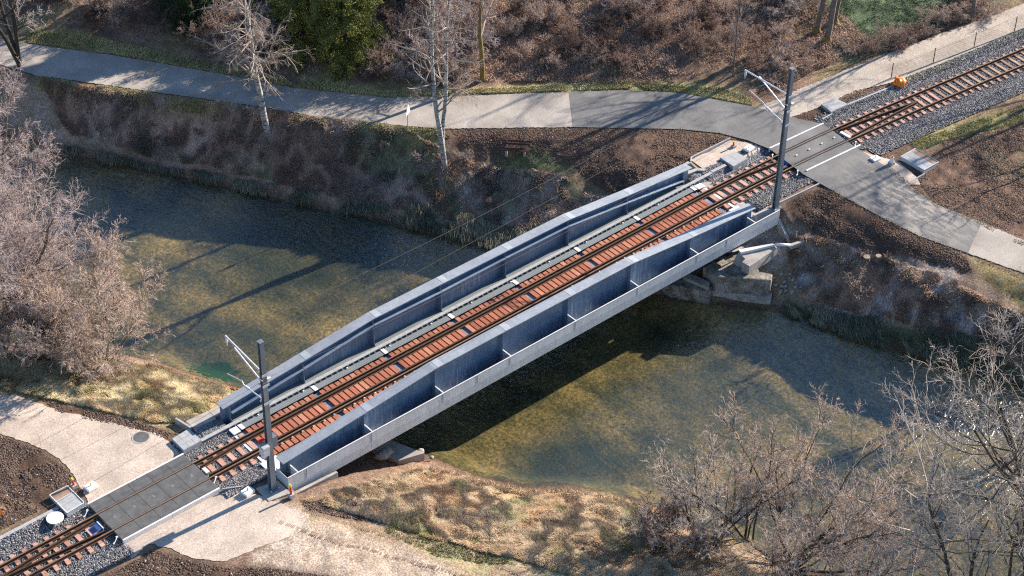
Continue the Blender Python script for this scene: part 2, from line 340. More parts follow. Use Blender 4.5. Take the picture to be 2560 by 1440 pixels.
def segdist(pts, X, Y, closed=True):
    d = np.full(X.shape, 1e9); n = len(pts)
    for i in range(n if closed else n - 1):
        a = np.asarray(pts[i], float); b = np.asarray(pts[(i + 1) % n], float); ab = b - a; L2 = (ab ** 2).sum() + 1e-9
        t = np.clip(((X - a[0]) * ab[0] + (Y - a[1]) * ab[1]) / L2, 0, 1)
        d = np.minimum(d, np.hypot(X - a[0] - t * ab[0], Y - a[1] - t * ab[1]))
    return d
def sdf(poly, X, Y): d = segdist(poly, X, Y); return np.where(inside(poly, X, Y), -d, d)
ctl = []                                           # (x, y, z)
def C(z, *pts):
    for u, v in pts: p = P(u, v, z); ctl.append((p[0], p[1], z))
C(-.10, (0, 1100), (0, 990), (150, 1032), (300, 1062), (420, 1097), (60, 1060), (250, 1150), (100, 1120), (0, 1230), (100, 1200), (150, 1300), (0, 1340), (-200, 1200), (-300, 1000), (0, 1440), (200, 1440), (470, 1150), (210, 1240), (350, 1200))
C(-.3, (0, 930), (150, 960), (320, 1000), (440, 1040), (-200, 880)); C(-.8, (60, 890), (300, 940), (470, 1005)); C(-1.3, (400, 935), (520, 975), (200, 885))
C(-.10, (560, 1230), (700, 1290), (600, 1360), (450, 1380), (350, 1390), (420, 1300), (640, 1420), (400, 1440)); C(-.15, (760, 1310), (800, 1400), (750, 1440), (735, 1245)); C(-.35, (850, 1225), (900, 1320), (1000, 1440))
C(-.9, (950, 1205), (1050, 1270), (1100, 1340)); C(-1.7, (1045, 1175)); C(-1.5, (1180, 1245)); C(-.8, (1250, 1440)); C(-1.1, (1275, 1325), (1500, 1440)); C(-1.6, (1370, 1280), (1500, 1310), (1650, 1390)); C(-1.6, (1800, 1440), (1900, 1500)); C(-1., (1500, 1650), (1000, 1800))
low_edge = [(-200, 120), (0, 160), (90, 187), (300, 217), (640, 264), (800, 292), (1000, 312), (1100, 321), (1430, 317), (1700, 322), (1800, 332), (1870, 350), (1925, 372)]
upp_edge = [(-200, 65), (0, 100), (65, 108), (300, 140), (560, 185), (740, 220), (960, 243), (1100, 243), (1250, 235), (1422, 230), (1560, 225), (1700, 232), (1800, 250), (1893, 268), (1990, 295), (2058, 309)]
C(-.05, *low_edge, *upp_edge)
C(-.07, (2009, 435), (2055, 455), (2143, 370), (2090, 480), (2200, 540), (2300, 590), (2420, 635), (2560, 680), (2215, 415), (2290, 475), (2340, 510), (2440, 550), (2560, 600), (2700, 740), (2700, 660), (2080, 400))
C(-.10, (2250, 400), (2300, 440), (2400, 470), (2500, 520), (2500, 400), (2560, 480), (2700, 500)); C(-.05, (1893, 268), (2100, 180), (2350, 85), (2560, 5), (2040, 268), (2230, 205), (2460, 125), (2560, 75), (2800, -30), (2800, -100))
C(-.12, (2560, 240), (2400, 300), (2560, 110), (2250, 260), (2150, 300), (2700, 200)); C(-.1, (1730, 405), (1840, 350), (1880, 390), (1700, 425), (1950, 430), (2040, 450), (1900, 480))
C(-.3, (1290, 372), (1440, 400), (1180, 345), (1650, 420), (1550, 400)); C(-.7, (1100, 410), (1420, 450), (1000, 350), (1600, 470), (800, 325)); C(-.5, (668, 320), (300, 260), (90, 230)); C(-1.5, (1200, 470), (1450, 510), (850, 400), (600, 380), (350, 320), (1000, 440))
C(-2.2, (500, 415), (800, 470), (1100, 540), (1350, 600))
C(-.2, (2050, 500), (2200, 585), (2340, 640), (2450, 690), (1965, 530)); C(-.6, (2000, 570), (2120, 620), (2250, 670), (2400, 740), (2560, 780)); C(-1.2, (2030, 640), (2180, 700), (2350, 790), (2560, 870)); C(-2., (1990, 720), (2100, 760), (2300, 850), (2500, 920)); C(-2.2, (1600, 690), (1750, 700))
C(.25, (1400, 150), (1000, 150), (600, 130), (300, 90), (1750, 180)); C(.8, (1300, 60), (800, 60), (400, 20), (1600, 60)); C(1.1, (1200, -80), (700, -80), (200, -60)); C(.1, (0, 60), (-300, 0), (2000, 190), (2150, 120)); C(-.4, (1900, 60), (1850, 30)); C(.1, (2300, 60), (2200, 60), (2060, 105)); C(.3, (2200, -60), (1900, -100))
for p in near_w[::1] + far_w[::1]: ctl.append((p[0], p[1], WATER))
for a in np.linspace(0, 2 * math.pi, 20, endpoint=False): ctl.append((22 + 75 * math.cos(a), 4 + 75 * math.sin(a), .2))
ctl = np.array(ctl)
def tps(ctl, X, Y, lam=.02):
    n = len(ctl); d = np.hypot(ctl[:, None, 0] - ctl[None, :, 0], ctl[:, None, 1] - ctl[None, :, 1])
    K = d ** 2 * np.log(d + 1e-6) + lam * np.eye(n) * 5; A_ = np.zeros((n + 3, n + 3)); A_[:n, :n] = K
    A_[:n, n] = 1; A_[:n, n + 1:] = ctl[:, :2]; A_[n:, :n] = A_[:n, n:].T
    b = np.zeros(n + 3); b[:n] = ctl[:, 2]; wgt = np.linalg.solve(A_, b)
    Z = wgt[n] + wgt[n + 1] * X + wgt[n + 2] * Y
    for i in range(n):
        r = np.hypot(X - ctl[i, 0], Y - ctl[i, 1]); Z = Z + wgt[i] * r ** 2 * np.log(r + 1e-6)
    return Z
def bil(gx, gy, G, X, Y):
    i = np.clip(np.searchsorted(gx, X) - 1, 0, len(gx) - 2); j = np.clip(np.searchsorted(gy, Y) - 1, 0, len(gy) - 2)
    a = np.clip((X - gx[i]) / (gx[i + 1] - gx[i]), 0, 1); b = np.clip((Y - gy[j]) / (gy[j + 1] - gy[j]), 0, 1)
    return G[i, j] * (1 - a) * (1 - b) + G[i + 1, j] * a * (1 - b) + G[i, j + 1] * (1 - a) * b + G[i + 1, j + 1] * a * b
cgx = np.arange(-60, 110, .8); cgy = np.arange(-80, 90, .8)
CX, CY = np.meshgrid(cgx, cgy, indexing='ij'); CZ = tps(ctl, CX, CY)
def vnoise(X, Y, s, seed=0, octv=4, gain=.55):            # value noise fbm, 0..1
    tot = np.zeros(X.shape); amp = 1; na = 0
    for o in range(octv):
        r = np.random.default_rng(seed + o * 31); G = r.random((256, 256)); x = X * s * 2 ** o + 91.3 * o + 500; y = Y * s * 2 ** o + 17.7 * o + 500
        xi = np.floor(x).astype(int); yi = np.floor(y).astype(int); fx = x - xi; fy = y - yi; fx = fx * fx * (3 - 2 * fx); fy = fy * fy * (3 - 2 * fy)
        g = lambda a, b: G[a % 256, b % 256]
        tot += amp * (g(xi, yi) * (1 - fx) * (1 - fy) + g(xi + 1, yi) * fx * (1 - fy) + g(xi, yi + 1) * (1 - fx) * fy + g(xi + 1, yi + 1) * fx * fy); na += amp; amp *= gain
    return tot / na
sm = lambda x, a, b: np.clip((x - a) / (b - a), 0, 1) ** 2 * (3 - 2 * np.clip((x - a) / (b - a), 0, 1))
def corridor(X, Y):                                       # track bed, a little lower
    o = Y - yc(X); return (1 - sm(np.abs(o), 1.25, 1.5)) * np.maximum(1 - sm(X, 7.5, 8.0), sm(X, 30.6, 31.0))
smooth_px = [low_edge + upp_edge[::-1]]
zone_px = dict(
    gravel_a=[(-60, 985), (40, 985), (150, 1028), (300, 1060), (400, 1088), (462, 1134), (459, 1140), (222, 1264), (213, 1240), (205, 1222), (170, 1165), (100, 1118), (0, 1082), (-60, 1078)],
    gravel_b=[(300, 1348), (546, 1217), (620, 1234), (648, 1238), (700, 1256), (745, 1278), (757, 1310), (705, 1347), (640, 1372), (560, 1405), (480, 1397), (425, 1370), (375, 1358), (330, 1398)])
zones = {k: [Pxy(u, v, -.08) for u, v in q] for k, q in zone_px.items()}
road_w = [Pxy(u, v) for u, v in low_edge + [(2009, 435), (2090, 480), (2200, 540), (2300, 590), (2420, 632), (2560, 690)]]
road_w2 = [Pxy(u, v) for u, v in upp_edge + [(2143, 370), (2215, 415), (2290, 475), (2340, 510), (2440, 550), (2560, 610)]]
path_poly = road_w + road_w2[::-1]
tp_u = [(1893, 268), (1990, 225), (2100, 180), (2200, 140), (2350, 85), (2480, 40), (2560, 8), (2760, -75)]
tp_l = [(1975, 292), (2040, 268), (2140, 224), (2230, 203), (2330, 166), (2460, 116), (2560, 74), (2760, -10)]
gravel_tr = [Pxy(*p) for p in tp_u] + [Pxy(*p) for p in tp_l[::-1]]
def zt_raw(X, Y, rough=True):
    X = np.asarray(X, float); Y = np.asarray(Y, float)
    Z = bil(cgx, cgy, CZ, X, Y)
    s = sdf(RV, X, Y)
    bed = WATER - .75 * sm(-s, 0, 1.6) - .15 * vnoise(X, Y, .5, 5)
    Z = np.maximum(Z, WATER + .02 + .0 * X)
    shore = WATER + .02 + np.maximum(s, 0) * 1.1
    Z = np.minimum(Z, shore)
    Z = np.where(s < 0, bed, Z)
    flat = np.minimum.reduce([segdist(path_poly, X, Y), segdist(gravel_tr, X, Y)])
    ins = inside(path_poly, X, Y) | inside(gravel_tr, X, Y)
    for q in zones.values(): ins |= inside(q, X, Y); flat = np.minimum(flat, segdist(q, X, Y))
    am = np.where(ins, 0, sm(flat, .1, 1.2)) * (1 - corridor(X, Y)) * np.where(s < 0, 0, sm(s, 0, .5))
    if rough: Z = Z + am * ((vnoise(X, Y, .45, 11, 3) - .5) * .30 + (vnoise(X, Y, 2.2, 23, 4) - .5) * .20)
    pd = np.where(inside(path_poly, X, Y) | inside(gravel_tr, X, Y), 0, np.minimum(segdist(path_poly, X, Y), segdist(gravel_tr, X, Y))); pk = 1 - sm(pd, .1, 1.3); Z = np.where(s < 0, Z, Z * (1 - pk) - .05 * pk)
    # calm, level ground round the two bridge ends and crossings
    lev = (1 - sm(np.abs(X - 1.5), 5.2, 6.5)) * (1 - sm(np.abs(Y - yc(X)), 2.1, 2.6)) + sm(X, 31.8, 32.6) * (1 - sm(np.abs(Y - yc(X)), 2.2, 3.0))
    lev = np.clip(lev, 0, 1); Z = Z * (1 - lev) + -.10 * lev
    Z = Z - .14 * corridor(X, Y)
    # ground cut down in front of the abutments, under the deck
    cut = sm(X, 6.3, 6.5) * (1 - sm(X, 31.0, 31.4)) * (1 - sm(np.abs(Y + .2), 2.5, 3.0))
    lim = np.where(X < 18, -1.2 - .22 * (X - 6.3), -1.35)
    q_ = [(29.3, -2.3), (32.72, -2.52), (32.5, -3.7), (32.0, -3.75), (30.9, -4.5), (29.8, -4.9)]; cs = 1 - sm(sdf(q_, X, Y), -.05, .45)
    Z = np.where(s < 0, Z, Z * (1 - cs) + np.minimum(Z, -1.15 - .12 * (32.5 - X)) * cs)
    lim = np.maximum(lim, WATER + .03)
    return np.where((cut > .02) & (s > 0), np.minimum(Z, Z * (1 - cut) + lim * cut), Z)
gx = np.concatenate([np.linspace(-400, -14, 10)[:-1], np.arange(-14, 74, .16), np.linspace(74, 500, 10)[1:]])
gy = np.concatenate([np.linspace(-400, -30, 10)[:-1], np.arange(-30, 56, .16), np.linspace(56, 500, 10)[1:]])
TX, TY = np.meshgrid(gx, gy, indexing='ij'); TZ = zt_raw(TX, TY)
def zt(x, y):
    r = bil(gx, gy, TZ, np.atleast_1d(np.asarray(x, float)), np.atleast_1d(np.asarray(y, float)))
    return r if np.ndim(x) else float(r[0])
def G(u, v, it=8):                                  # ground point seen at (u, v)
    z = -.1
    for _ in range(it): p = P(u, v, z); z = .5 * z + .5 * zt(p[0], p[1]) if _ > 2 else zt(p[0], p[1])
    return (float(p[0]), float(p[1]), zt(p[0], p[1]))
# region colours
SOIL = np.array([.105, .068, .050]); LITTER = np.array([.24, .16, .115]); DRY = np.array([.34, .265, .145]); GREEN = np.array([.10, .135, .045])
BANK = np.array([.30, .235, .175]); TRACKS = np.array([.35, .27, .20]); FIELD = np.array([.10, .135, .075]); RED = np.array([.30, .16, .085])
wob = (vnoise(TX, TY, .9, 41, 3) - .5) * .9
col = np.zeros(TX.shape + (3,)); col[:] = LITTER
n_a = vnoise(TX, TY, .25, 71, 4)[..., None]; col = col * (1 - sm(n_a, .45, .62)) + np.array([.14, .095, .07]) * sm(n_a, .45, .62)
n_b = vnoise(TX, TY, .35, 77, 4)[..., None]; col = col * (1 - .7 * sm(n_b, .56, .68)) + DRY * .8 * .7 * sm(n_b, .56, .68)
frost = np.zeros(TX.shape)
def paint(poly, c, edge=.25, wb=.5, k=1.0, patch=None):
    global col
    s = sdf([Pxy(*p) if len(p) == 2 else Pxy(p[0], p[1], p[2]) for p in poly], TX, TY) + wob * wb
    a = (1 - sm(s, -edge, edge)) * k
    if patch: a = a * sm(vnoise(TX, TY, patch[0], int(patch[1]), 4), patch[2], patch[2] + .12)
    col = col * (1 - a[..., None]) + np.asarray(c) * a[..., None]
def frosty(poly, k, edge=.6):
    global frost
    s = sdf([Pxy(*p) if len(p) == 2 else Pxy(*p) for p in poly], TX, TY) + wob * .8
    frost = np.maximum(frost, (1 - sm(s, -edge, edge)) * k * sm(vnoise(TX, TY, .5, 91, 3), .35, .6))
# far bank
bank_poly = [(-300, 130, -.1), (0, 180), (300, 230), (640, 280), (800, 300), (1000, 330), (1150, 360), (1180, 420, -.8), (1420, 450, -.8), (1600, 500, -.8), (1700, 560, -1.5), (1640, 735, -2.7), (1180, 605, -2.7), (600, 475, -2.7), (200, 390, -2.7), (-260, 250, -2.7)]
paint(bank_poly, BANK, .3, .6)
paint(bank_poly, [.40, .28, .215], .3, .6, .8, (.6, 51, .48))
paint([(1180, 400, -.5), (1420, 430, -.6), (1640, 520, -.9), (1500, 620, -2.4), (1180, 560, -2.4), (900, 470, -2.2), (1000, 380, -1)], [.13, .165, .08], .4, .8, .7, (.8, 57, .42))
frosty([(90, 230, -.3), (600, 320, -.5), (700, 400, -1.5), (300, 350, -2.), (180, 340, -2.)], .9); frosty([(1180, 440, -.8), (1650, 520, -1.), (1450, 600, -2.), (1000, 520, -2.)], .55)
paint([(90, 187), (300, 217), (640, 264), (1000, 312), (1100, 321), (1130, 380), (1020, 350), (800, 312), (640, 285), (300, 238)], [.22, .19, .08], .25, .5, .8)
soil_a = [(1125, 322), (1430, 318), (1700, 323), (1840, 345), (1730, 405), (1720, 425, -.2), (1580, 480, -.5), (1440, 420, -.5), (1260, 395, -.3), (1160, 365, -.3)]
paint(soil_a, SOIL * 1.35, .25, .5); paint([(1230, 375, -.3), (1330, 372, -.3), (1440, 420, -.5), (1360, 430, -.5), (1230, 420, -.5)], [.16, .17, .07], .3, .4, .8)
# right bank
paint([(1950, 540, -.3), (2050, 470), (2560, 700), (2700, 760), (2560, 960, -2.7), (2340, 903, -2.7), (1960, 790, -2.7), (1930, 640, -1.2)], [.27, .20, .15], .3, .6)
paint([(1950, 520, -.2), (2000, 480), (2060, 460), (2200, 540), (2420, 640), (2430, 700, -.4), (2250, 640, -.4), (2050, 590, -.5)], SOIL, .25, .4)
paint([(1940, 590, -.8), (2100, 620, -.8), (2110, 760, -2), (1960, 740, -2)], [.26, .21, .14], .4, .8, .8, (.9, 61, .45))
frosty([(2020, 620, -.8), (2380, 700, -.8), (2400, 840, -2), (2000, 780, -2.4)], .75)
paint([(2430, 640), (2560, 690), (2700, 760), (2700, 860), (2560, 760, -.3), (2450, 700, -.3)], [.24, .19, .09], .3, .5)
paint([(1960, 745, -2.3), (2130, 800, -2.3), (2560, 910, -2.3), (2560, 960, -2.7), (2130, 843, -2.7), (1960, 790, -2.7)], [.05, .08, .035], .3, .4)
paint([(1770, 640, -1.2), (1900, 560, -1.2), (1975, 590, -1.1), (1965, 640, -1.2), (1900, 660, -1.2)], [.36, .31, .26], .1, .1)
# field, soil round far crossing
paint([(2270, 430), (2340, 400), (2360, 330), (2560, 240), (2760, 200), (2760, 620), (2560, 590), (2330, 505), (2230, 445)], SOIL * 1.45, .25, .5)
paint([(2270, 335), (2400, 305), (2560, 250), (2560, 330), (2430, 330), (2290, 370)], [.30, .27, .12], .3, .6, .9, (.8, 63, .42))
paint([(2430, 330), (2760, 250), (2760, 480), (2480, 430)], [.22, .19, .10], .4, .8, .6, (.7, 67, .45))
paint([(1940, 100), (2050, 60), (2120, 150), (2180, 130), (2330, 70), (2560, -20), (2800, -120), (2500, -200), (2100, -120), (2000, 20)], FIELD, .5, .9)
paint([(2230, 180), (2560, 40), (2600, 60), (2560, 95), (2250, 215)], [.2, .17, .08], .15, .2)
paint([(0, 100), (65, 108), (740, 220), (720, 195), (300, 110), (60, 60), (-200, 30)], [.27, .21, .10], .3, .8, .85, (.5, 65, .38))
paint([(740, 218), (960, 241), (1250, 233), (1560, 222), (1900, 265), (1900, 240), (1800, 215), (1560, 195), (1250, 215), (960, 225), (760, 195)], [.40, .36, .17], .15, .25)
paint([(1880, 262), (1990, 222), (1970, 205), (1850, 235)], SOIL * 1.2, .15, .2); paint([(1985, 285), (2045, 260), (2080, 285), (2060, 305), (2000, 300)], SOIL, .1, .1); paint([(2085, 245), (2230, 195), (2300, 185), (2130, 255)], SOIL * 1.3, .12, .1)
paint([(1500, 210), (1900, 100), (2000, 200), (1900, 240), (1600, 200)], [.20, .14, .09], .5, .9, .8, (.5, 69, .35))
# near left
paint([(-300, 820), (0, 860), (200, 870), (380, 900), (600, 975), (560, 1010), (470, 1070), (400, 1065), (250, 1030), (100, 1000), (-200, 980)], DRY * .95, .3, .6)
paint([(-300, 820), (0, 860), (200, 900), (480, 1000), (440, 1050), (200, 1000), (-200, 940)], GREEN, .5, .9, .6, (.9, 81, .52))
paint([(380, 890, -1.6), (600, 965, -2.1), (600, 990, -2.), (470, 965, -1.5), (380, 925, -1.4)], RED * 1.1, .25, .5, .7)
paint([(-100, 870, -.6), (200, 900, -.6), (300, 960, -.5), (60, 950, -.3), (-100, 930, -.3)], [.17, .12, .08], .3, .5)
paint([(90, 985), (200, 1010), (330, 1045), (470, 1085), (500, 1110), (430, 1100), (300, 1065), (150, 1032)], SOIL * 1.15, .12, .2)
paint([(-100, 1075), (0, 1082), (100, 1118), (170, 1165), (215, 1230), (130, 1260), (0, 1320), (-150, 1400)], SOIL, .15, .25)
paint([(-50, 1270), (60, 1250), (100, 1275), (0, 1330), (-100, 1370)], [.28, .20, .12], .2, .4, .8)
# near right
paint([(720, 1250), (860, 1220), (1060, 1165, -1.9), (1560, 1240, -2.1), (2050, 1440, -2.1), (1900, 1700), (700, 1500), (780, 1330)], [.34, .25, .165], .25, .5)
paint([(950, 1200, -1), (1060, 1165, -1.9), (1560, 1240, -2.1), (1600, 1330, -1.6), (1300, 1330, -1), (1000, 1260, -.7)], [.44, .29, .15], .3, .6, .7, (.8, 83, .45))
paint([(980, 1270, -.7), (1300, 1330, -1), (1500, 1400, -1.2), (1700, 1460), (1350, 1460), (1050, 1380, -.8)], [.40, .36, .20], .3, .8, .85, (.8, 85, .40))
paint([(1000, 1290, -.7), (1250, 1340, -1), (1200, 1400, -.9), (1000, 1350, -.7)], GREEN * 1.3, .3, .6, .7, (1.1, 87, .47))
paint([(740, 1245), (840, 1228), (1070, 1290, -.8), (1040, 1315, -.8), (900, 1300, -.4), (760, 1270)], SOIL * 1.25, .12, .3)
paint([(690, 1245), (760, 1290), (1000, 1360, -.6), (1300, 1480), (900, 1600), (600, 1500), (640, 1370), (745, 1330)], [.45, .36, .285], .2, .5, .9)
paint([(690, 1240), (765, 1275), (790, 1330), (745, 1370), (650, 1385), (700, 1345)], [.50, .41, .335], .15, .3)
paint([(200, 1460), (330, 1400), (380, 1365), (430, 1385), (560, 1412), (700, 1412), (960, 1440), (1100, 1600), (200, 1600)], SOIL, .15, .3)
s_ = sdf(RV, TX, TY)
wet = (1 - sm(s_, .05, .5))[..., None]; col = col * (1 - .45 * wet)
dap = (.8 + .4 * vnoise(TX, TY, 1.6, 99, 4))[..., None]; col = col * dap
bedc = s_ < .0
o = mesh_np('ground', np.stack([TX, TY, TZ], -1).reshape(-1, 3), np.zeros((1, 4), int), None)
D.objects.remove(o)
nx, ny = TX.shape; ii = (np.arange(nx - 1)[:, None] * ny + np.arange(ny - 1)[None, :]); Q = np.stack([ii, ii + ny, ii + ny + 1, ii + 1], -1)
cellbed = bedc[:-1, :-1] & bedc[1:, 1:] & bedc[1:, :-1] & bedc[:-1, 1:]
V_ = np.stack([TX, TY, TZ], -1).reshape(-1, 3)
def sub(V, F, *at):
    u, inv = np.unique(F.ravel(), return_inverse=True); return (V[u], inv.reshape(F.shape)) + tuple(a[u] for a in at)
v, f, c_, fr_ = sub(V_, Q[~cellbed], col.reshape(-1, 3), frost.ravel())
o = mesh_np('ground', v, f, M['ground'], True, col=c_); fa = o.data.attributes.new('Frost', 'FLOAT', 'POINT'); fa.data.foreach_set('value', fr_.astype(np.float32)); tag(o, kind='structure')
v, f = sub(V_, Q[cellbed]); tag(mesh_np('riverbed', v, f, M['bed'], True), kind='structure')
# water sheet (triangulated river outline, a little wider than the bed)
cx, cy = RV.mean(0)
RW = []
n_ = len(RV); ar = sum(RV[i][0] * RV[(i + 1) % n_][1] - RV[(i + 1) % n_][0] * RV[i][1] for i in range(n_)); sg = 1 if ar > 0 else -1
for i in range(n_):
    d = RV[(i + 1) % n_] - RV[i - 1]; nn = np.array([d[1], -d[0]]) / (np.linalg.norm(d) + 1e-9) * sg; RW.append(RV[i] + nn * .6)
tri = geometry.tessellate_polygon([[Vector((p[0], p[1], 0)) for p in RW]])
me = D.meshes.new('river_water'); me.from_pydata([(p[0], p[1], WATER) for p in RW], [], tri); me.materials.append(M['water'])
for p in me.polygons:
    if p.normal.z < 0: p.flip()
tag(D.objects.new('river_water', me), kind='structure'); COL.objects.link(D.objects['river_water'])

# ------------------------------------------------------------------ sheets: road, paths, gravel
def resample(pts, n):
    pts = np.array(pts, float); s = np.r_[0, np.cumsum(np.hypot(*np.diff(pts, axis=0).T))]; t_ = np.linspace(0, s[-1], n)
    return np.stack([np.interp(t_, s, pts[:, k]) for k in range(pts.shape[1])], -1)
def ribbon(name, A_, B_, mat, off, n=120, k=10, zmin=None, jag=.0, seed=0):
    a = resample(A_, n); b = resample(B_, n); r = np.random.default_rng(seed)
    if jag:
        w1 = b - a; w1 /= np.linalg.norm(w1, axis=1)[:, None]
        a = a + w1 * (r.random((n, 1)) - .5) * jag; b = b + w1 * (r.random((n, 1)) - .5) * jag
    t_ = np.linspace(0, 1, k + 1)[None, :, None]; g = a[:, None] * (1 - t_) + b[:, None] * t_; X, Y = g[..., 0], g[..., 1]
    Z = zt(X.ravel(), Y.ravel()).reshape(X.shape) + off
    if zmin is not None: Z = np.maximum(Z, zmin)
    i = (np.arange(n - 1)[:, None] * (k + 1) + np.arange(k)[None]); f = np.stack([i, i + 1, i + k + 2, i + k + 1], -1).reshape(-1, 4)
    o = mesh_np(name, np.stack([X, Y, Z], -1).reshape(-1, 3), f, mat, True); 
    if o.data.polygons[0].normal.z < 0: o.data.flip_normals()
    return tag(o, kind='structure')
def patch(name, poly, mat, off, step=.3, jag=.08, seed=3, flat=None):
    P_ = np.array(poly); per = np.hypot(*np.diff(np.vstack([P_, P_[:1]]), axis=0).T).sum(); e = resample(np.vstack([P_, P_[:1]]), int(per / .12))[:-1]
    r = np.random.default_rng(seed); sw = lambda a, w_: sum(np.roll(a, k, 0) for k in range(w_)) / w_ ** .6
    e = e + sw(r.random(e.shape) - .5, 9) * jag * .9 + (r.random(e.shape) - .5) * jag * .35
    xs = np.arange(P_[:, 0].min(), P_[:, 0].max(), step); ys = np.arange(P_[:, 1].min(), P_[:, 1].max(), step); X, Y = np.meshgrid(xs, ys); X = X.ravel(); Y = Y.ravel()
    k = inside(e, X, Y) & (segdist(e, X, Y) > step * .5); pts = [Vector(p) for p in e] + [Vector(p) for p in np.stack([X[k], Y[k]], -1)]
    vv, _, ff, *_r = geometry.delaunay_2d_cdt(pts, [], [list(range(len(e)))], 1, 1e-4)
    vx = np.array([p.x for p in vv]); vy = np.array([p.y for p in vv]); z = (zt(vx, vy) + off) if flat is None else np.full(len(vx), flat)
    me = D.meshes.new(name); me.from_pydata(list(zip(vx, vy, z)), [], ff); me.materials.append(mat); me.update()
    me.polygons.foreach_set('use_smooth', np.ones(len(me.polygons), bool))
    o = D.objects.new(name, me); COL.objects.link(o)
    if me.polygons[0].normal.z < 0: me.flip_normals()
    return tag(o, kind='structure')
PX_ = lambda pts, z=0: [Pxy(u, v, z) for u, v in pts]
ribbon('path', PX_([(-200, 120), (0, 160), (90, 187), (300, 217), (640, 264), (800, 292), (1000, 312), (1100, 321), (1432, 317)]),
       PX_([(-200, 65), (0, 100), (65, 108), (300, 140), (560, 185), (740, 220), (960, 243), (1100, 243), (1250, 235), (1422, 230)]), M['path'], .035, 300, 10, jag=.07)
ribbon('road', PX_([(1432, 317), (1700, 322), (1800, 332), (1870, 350), (1925, 372), (2009, 435), (2090, 480), (2200, 540), (2300, 590), (2420, 632)]),
       PX_([(1422, 230), (1560, 225), (1700, 232), (1800, 250), (1893, 268), (1990, 295), (2058, 309), (2143, 370), (2215, 415), (2290, 475), (2340, 510), (2455, 555)]), M['asphalt'], .04, 260, 14, zmin=-.012)
ribbon('path', PX_([(2420, 632), (2560, 682), (2800, 780)]), PX_([(2455, 555), (2560, 600), (2800, 700)]), M['path'], .035, 80, 8, jag=.05)
ribbon('path', PX_(tp_u), PX_(tp_l), M['gravel_grey'], .03, 260, 10, jag=.10, seed=5)
patch('gravel_surface', zones['gravel_a'], M['gravel'], .014, .17, jag=.16)
patch('gravel_surface', zones['gravel_b'], M['gravel'], .014, .17, jag=.16)
patch('gravel_surface', [(32.65, 2.72), (33.5, 2.74), (35.1, 2.68), (35.75, 1.95), (36.05, 1.02), (34.7, 1.0), (34.55, 1.85), (33.49, 1.79), (32.57, 1.73)], M['gravel'], .03, .2, .03)
patch('gravel_surface', PX_([(2143, 372), (2190, 385), (2250, 405), (2290, 440), (2300, 460), (2262, 462), (2215, 418), (2175, 390)]), M['gravel'], .03, .2, .06)
def trackband(x0, x1, ya, yb, n=60): xs = np.linspace(x0, x1, n); return [(x, float(yc(x)) + ya) for x in xs], [(x, float(yc(x)) + yb) for x in xs]
for x0, x1, ya, yb, n in ((-14, .05, -1.85, 1.70, 80), (4.12, 6.5, -1.75, 1.95, 40), (31.6, 35.95, -1.85, 1.9, 50), (39.5, 74, -2.05, 1.75, 200)):
    a, b = trackband(x0, x1, ya, yb, n); ribbon('ballast_bed', a, b, M['ballast'], .035, n, 20, jag=.15, seed=9)
# loose stones on the ballast, one object
def rocks(name, X, Y, Z, r, cols, mat, seed=0, flatz=.7, stuff=True):
    g = np.random.default_rng(seed); n = len(X)
    base = np.array([(1, 0, 0), (-1, 0, 0), (0, 1, 0), (0, -1, 0), (0, 0, 1), (0, 0, -1)], float)
    F = np.array([(0, 2, 4), (2, 1, 4), (1, 3, 4), (3, 0, 4), (2, 0, 5), (1, 2, 5), (3, 1, 5), (0, 3, 5)])
    V = base[None] * (.65 + .7 * g.random((n, 6, 1))) * r[:, None, None]
    a = g.random(n) * 6.28; ca, sa = np.cos(a), np.sin(a); tl = (g.random(n) - .5) * 1.6; ct, st = np.cos(tl), np.sin(tl)
    x, y, z = V[..., 0], V[..., 1], V[..., 2]; y, z = y * ct[:, None] - z * st[:, None], y * st[:, None] + z * ct[:, None]
    x, y = x * ca[:, None] - y * sa[:, None], x * sa[:, None] + y * ca[:, None]
    V = np.stack([x + X[:, None], y + Y[:, None], z * flatz + Z[:, None]], -1)
    Fq = F[None] + (np.arange(n) * 6)[:, None, None]
    o = mesh_np(name, V.reshape(-1, 3), Fq.reshape(-1, 3), mat, False, col=np.repeat(cols, 6, 0)); return o
def scat(n, x0, x1, ya, yb, seed):
    g = np.random.default_rng(seed); x = g.uniform(x0, x1, n); return x, yc(x) + g.uniform(ya, yb, n)
sx, sy = [], []
for n, x0, x1, ya, yb, s in ((15000, -6, .0, -1.95, 1.66, 1), (7500, 4.15, 6.35, -1.8, 1.30, 2), (1500, 5.3, 6.5, 1.5, 2.0, 3), (9500, 31.7, 35.9, -1.9, 1.0, 4), (1500, 32.3, 34.4, 1.2, 1.75, 5), (50000, 39.6, 60, -2.25, 1.85, 6)):
    x, y = scat(n, x0, x1, ya, yb, s); sx.append(x); sy.append(y)
sx = np.concatenate(sx); sy = np.concatenate(sy); g = np.random.default_rng(12)
cc = g.random((len(sx), 1)) ** 1.7; cols = (np.array([.055, .055, .065]) * (1 - cc) + np.array([.40, .385, .375]) * cc) * (1 + .08 * g.normal(size=(len(sx), 3)))
tag(rocks('ballast_stones', sx, sy, zt(sx, sy) + .045, g.uniform(.022, .045, len(sx)), cols, M['stonebits'], 4), 'grey broken ballast stones packed round the sleepers', 'ballast', kind='stuff')
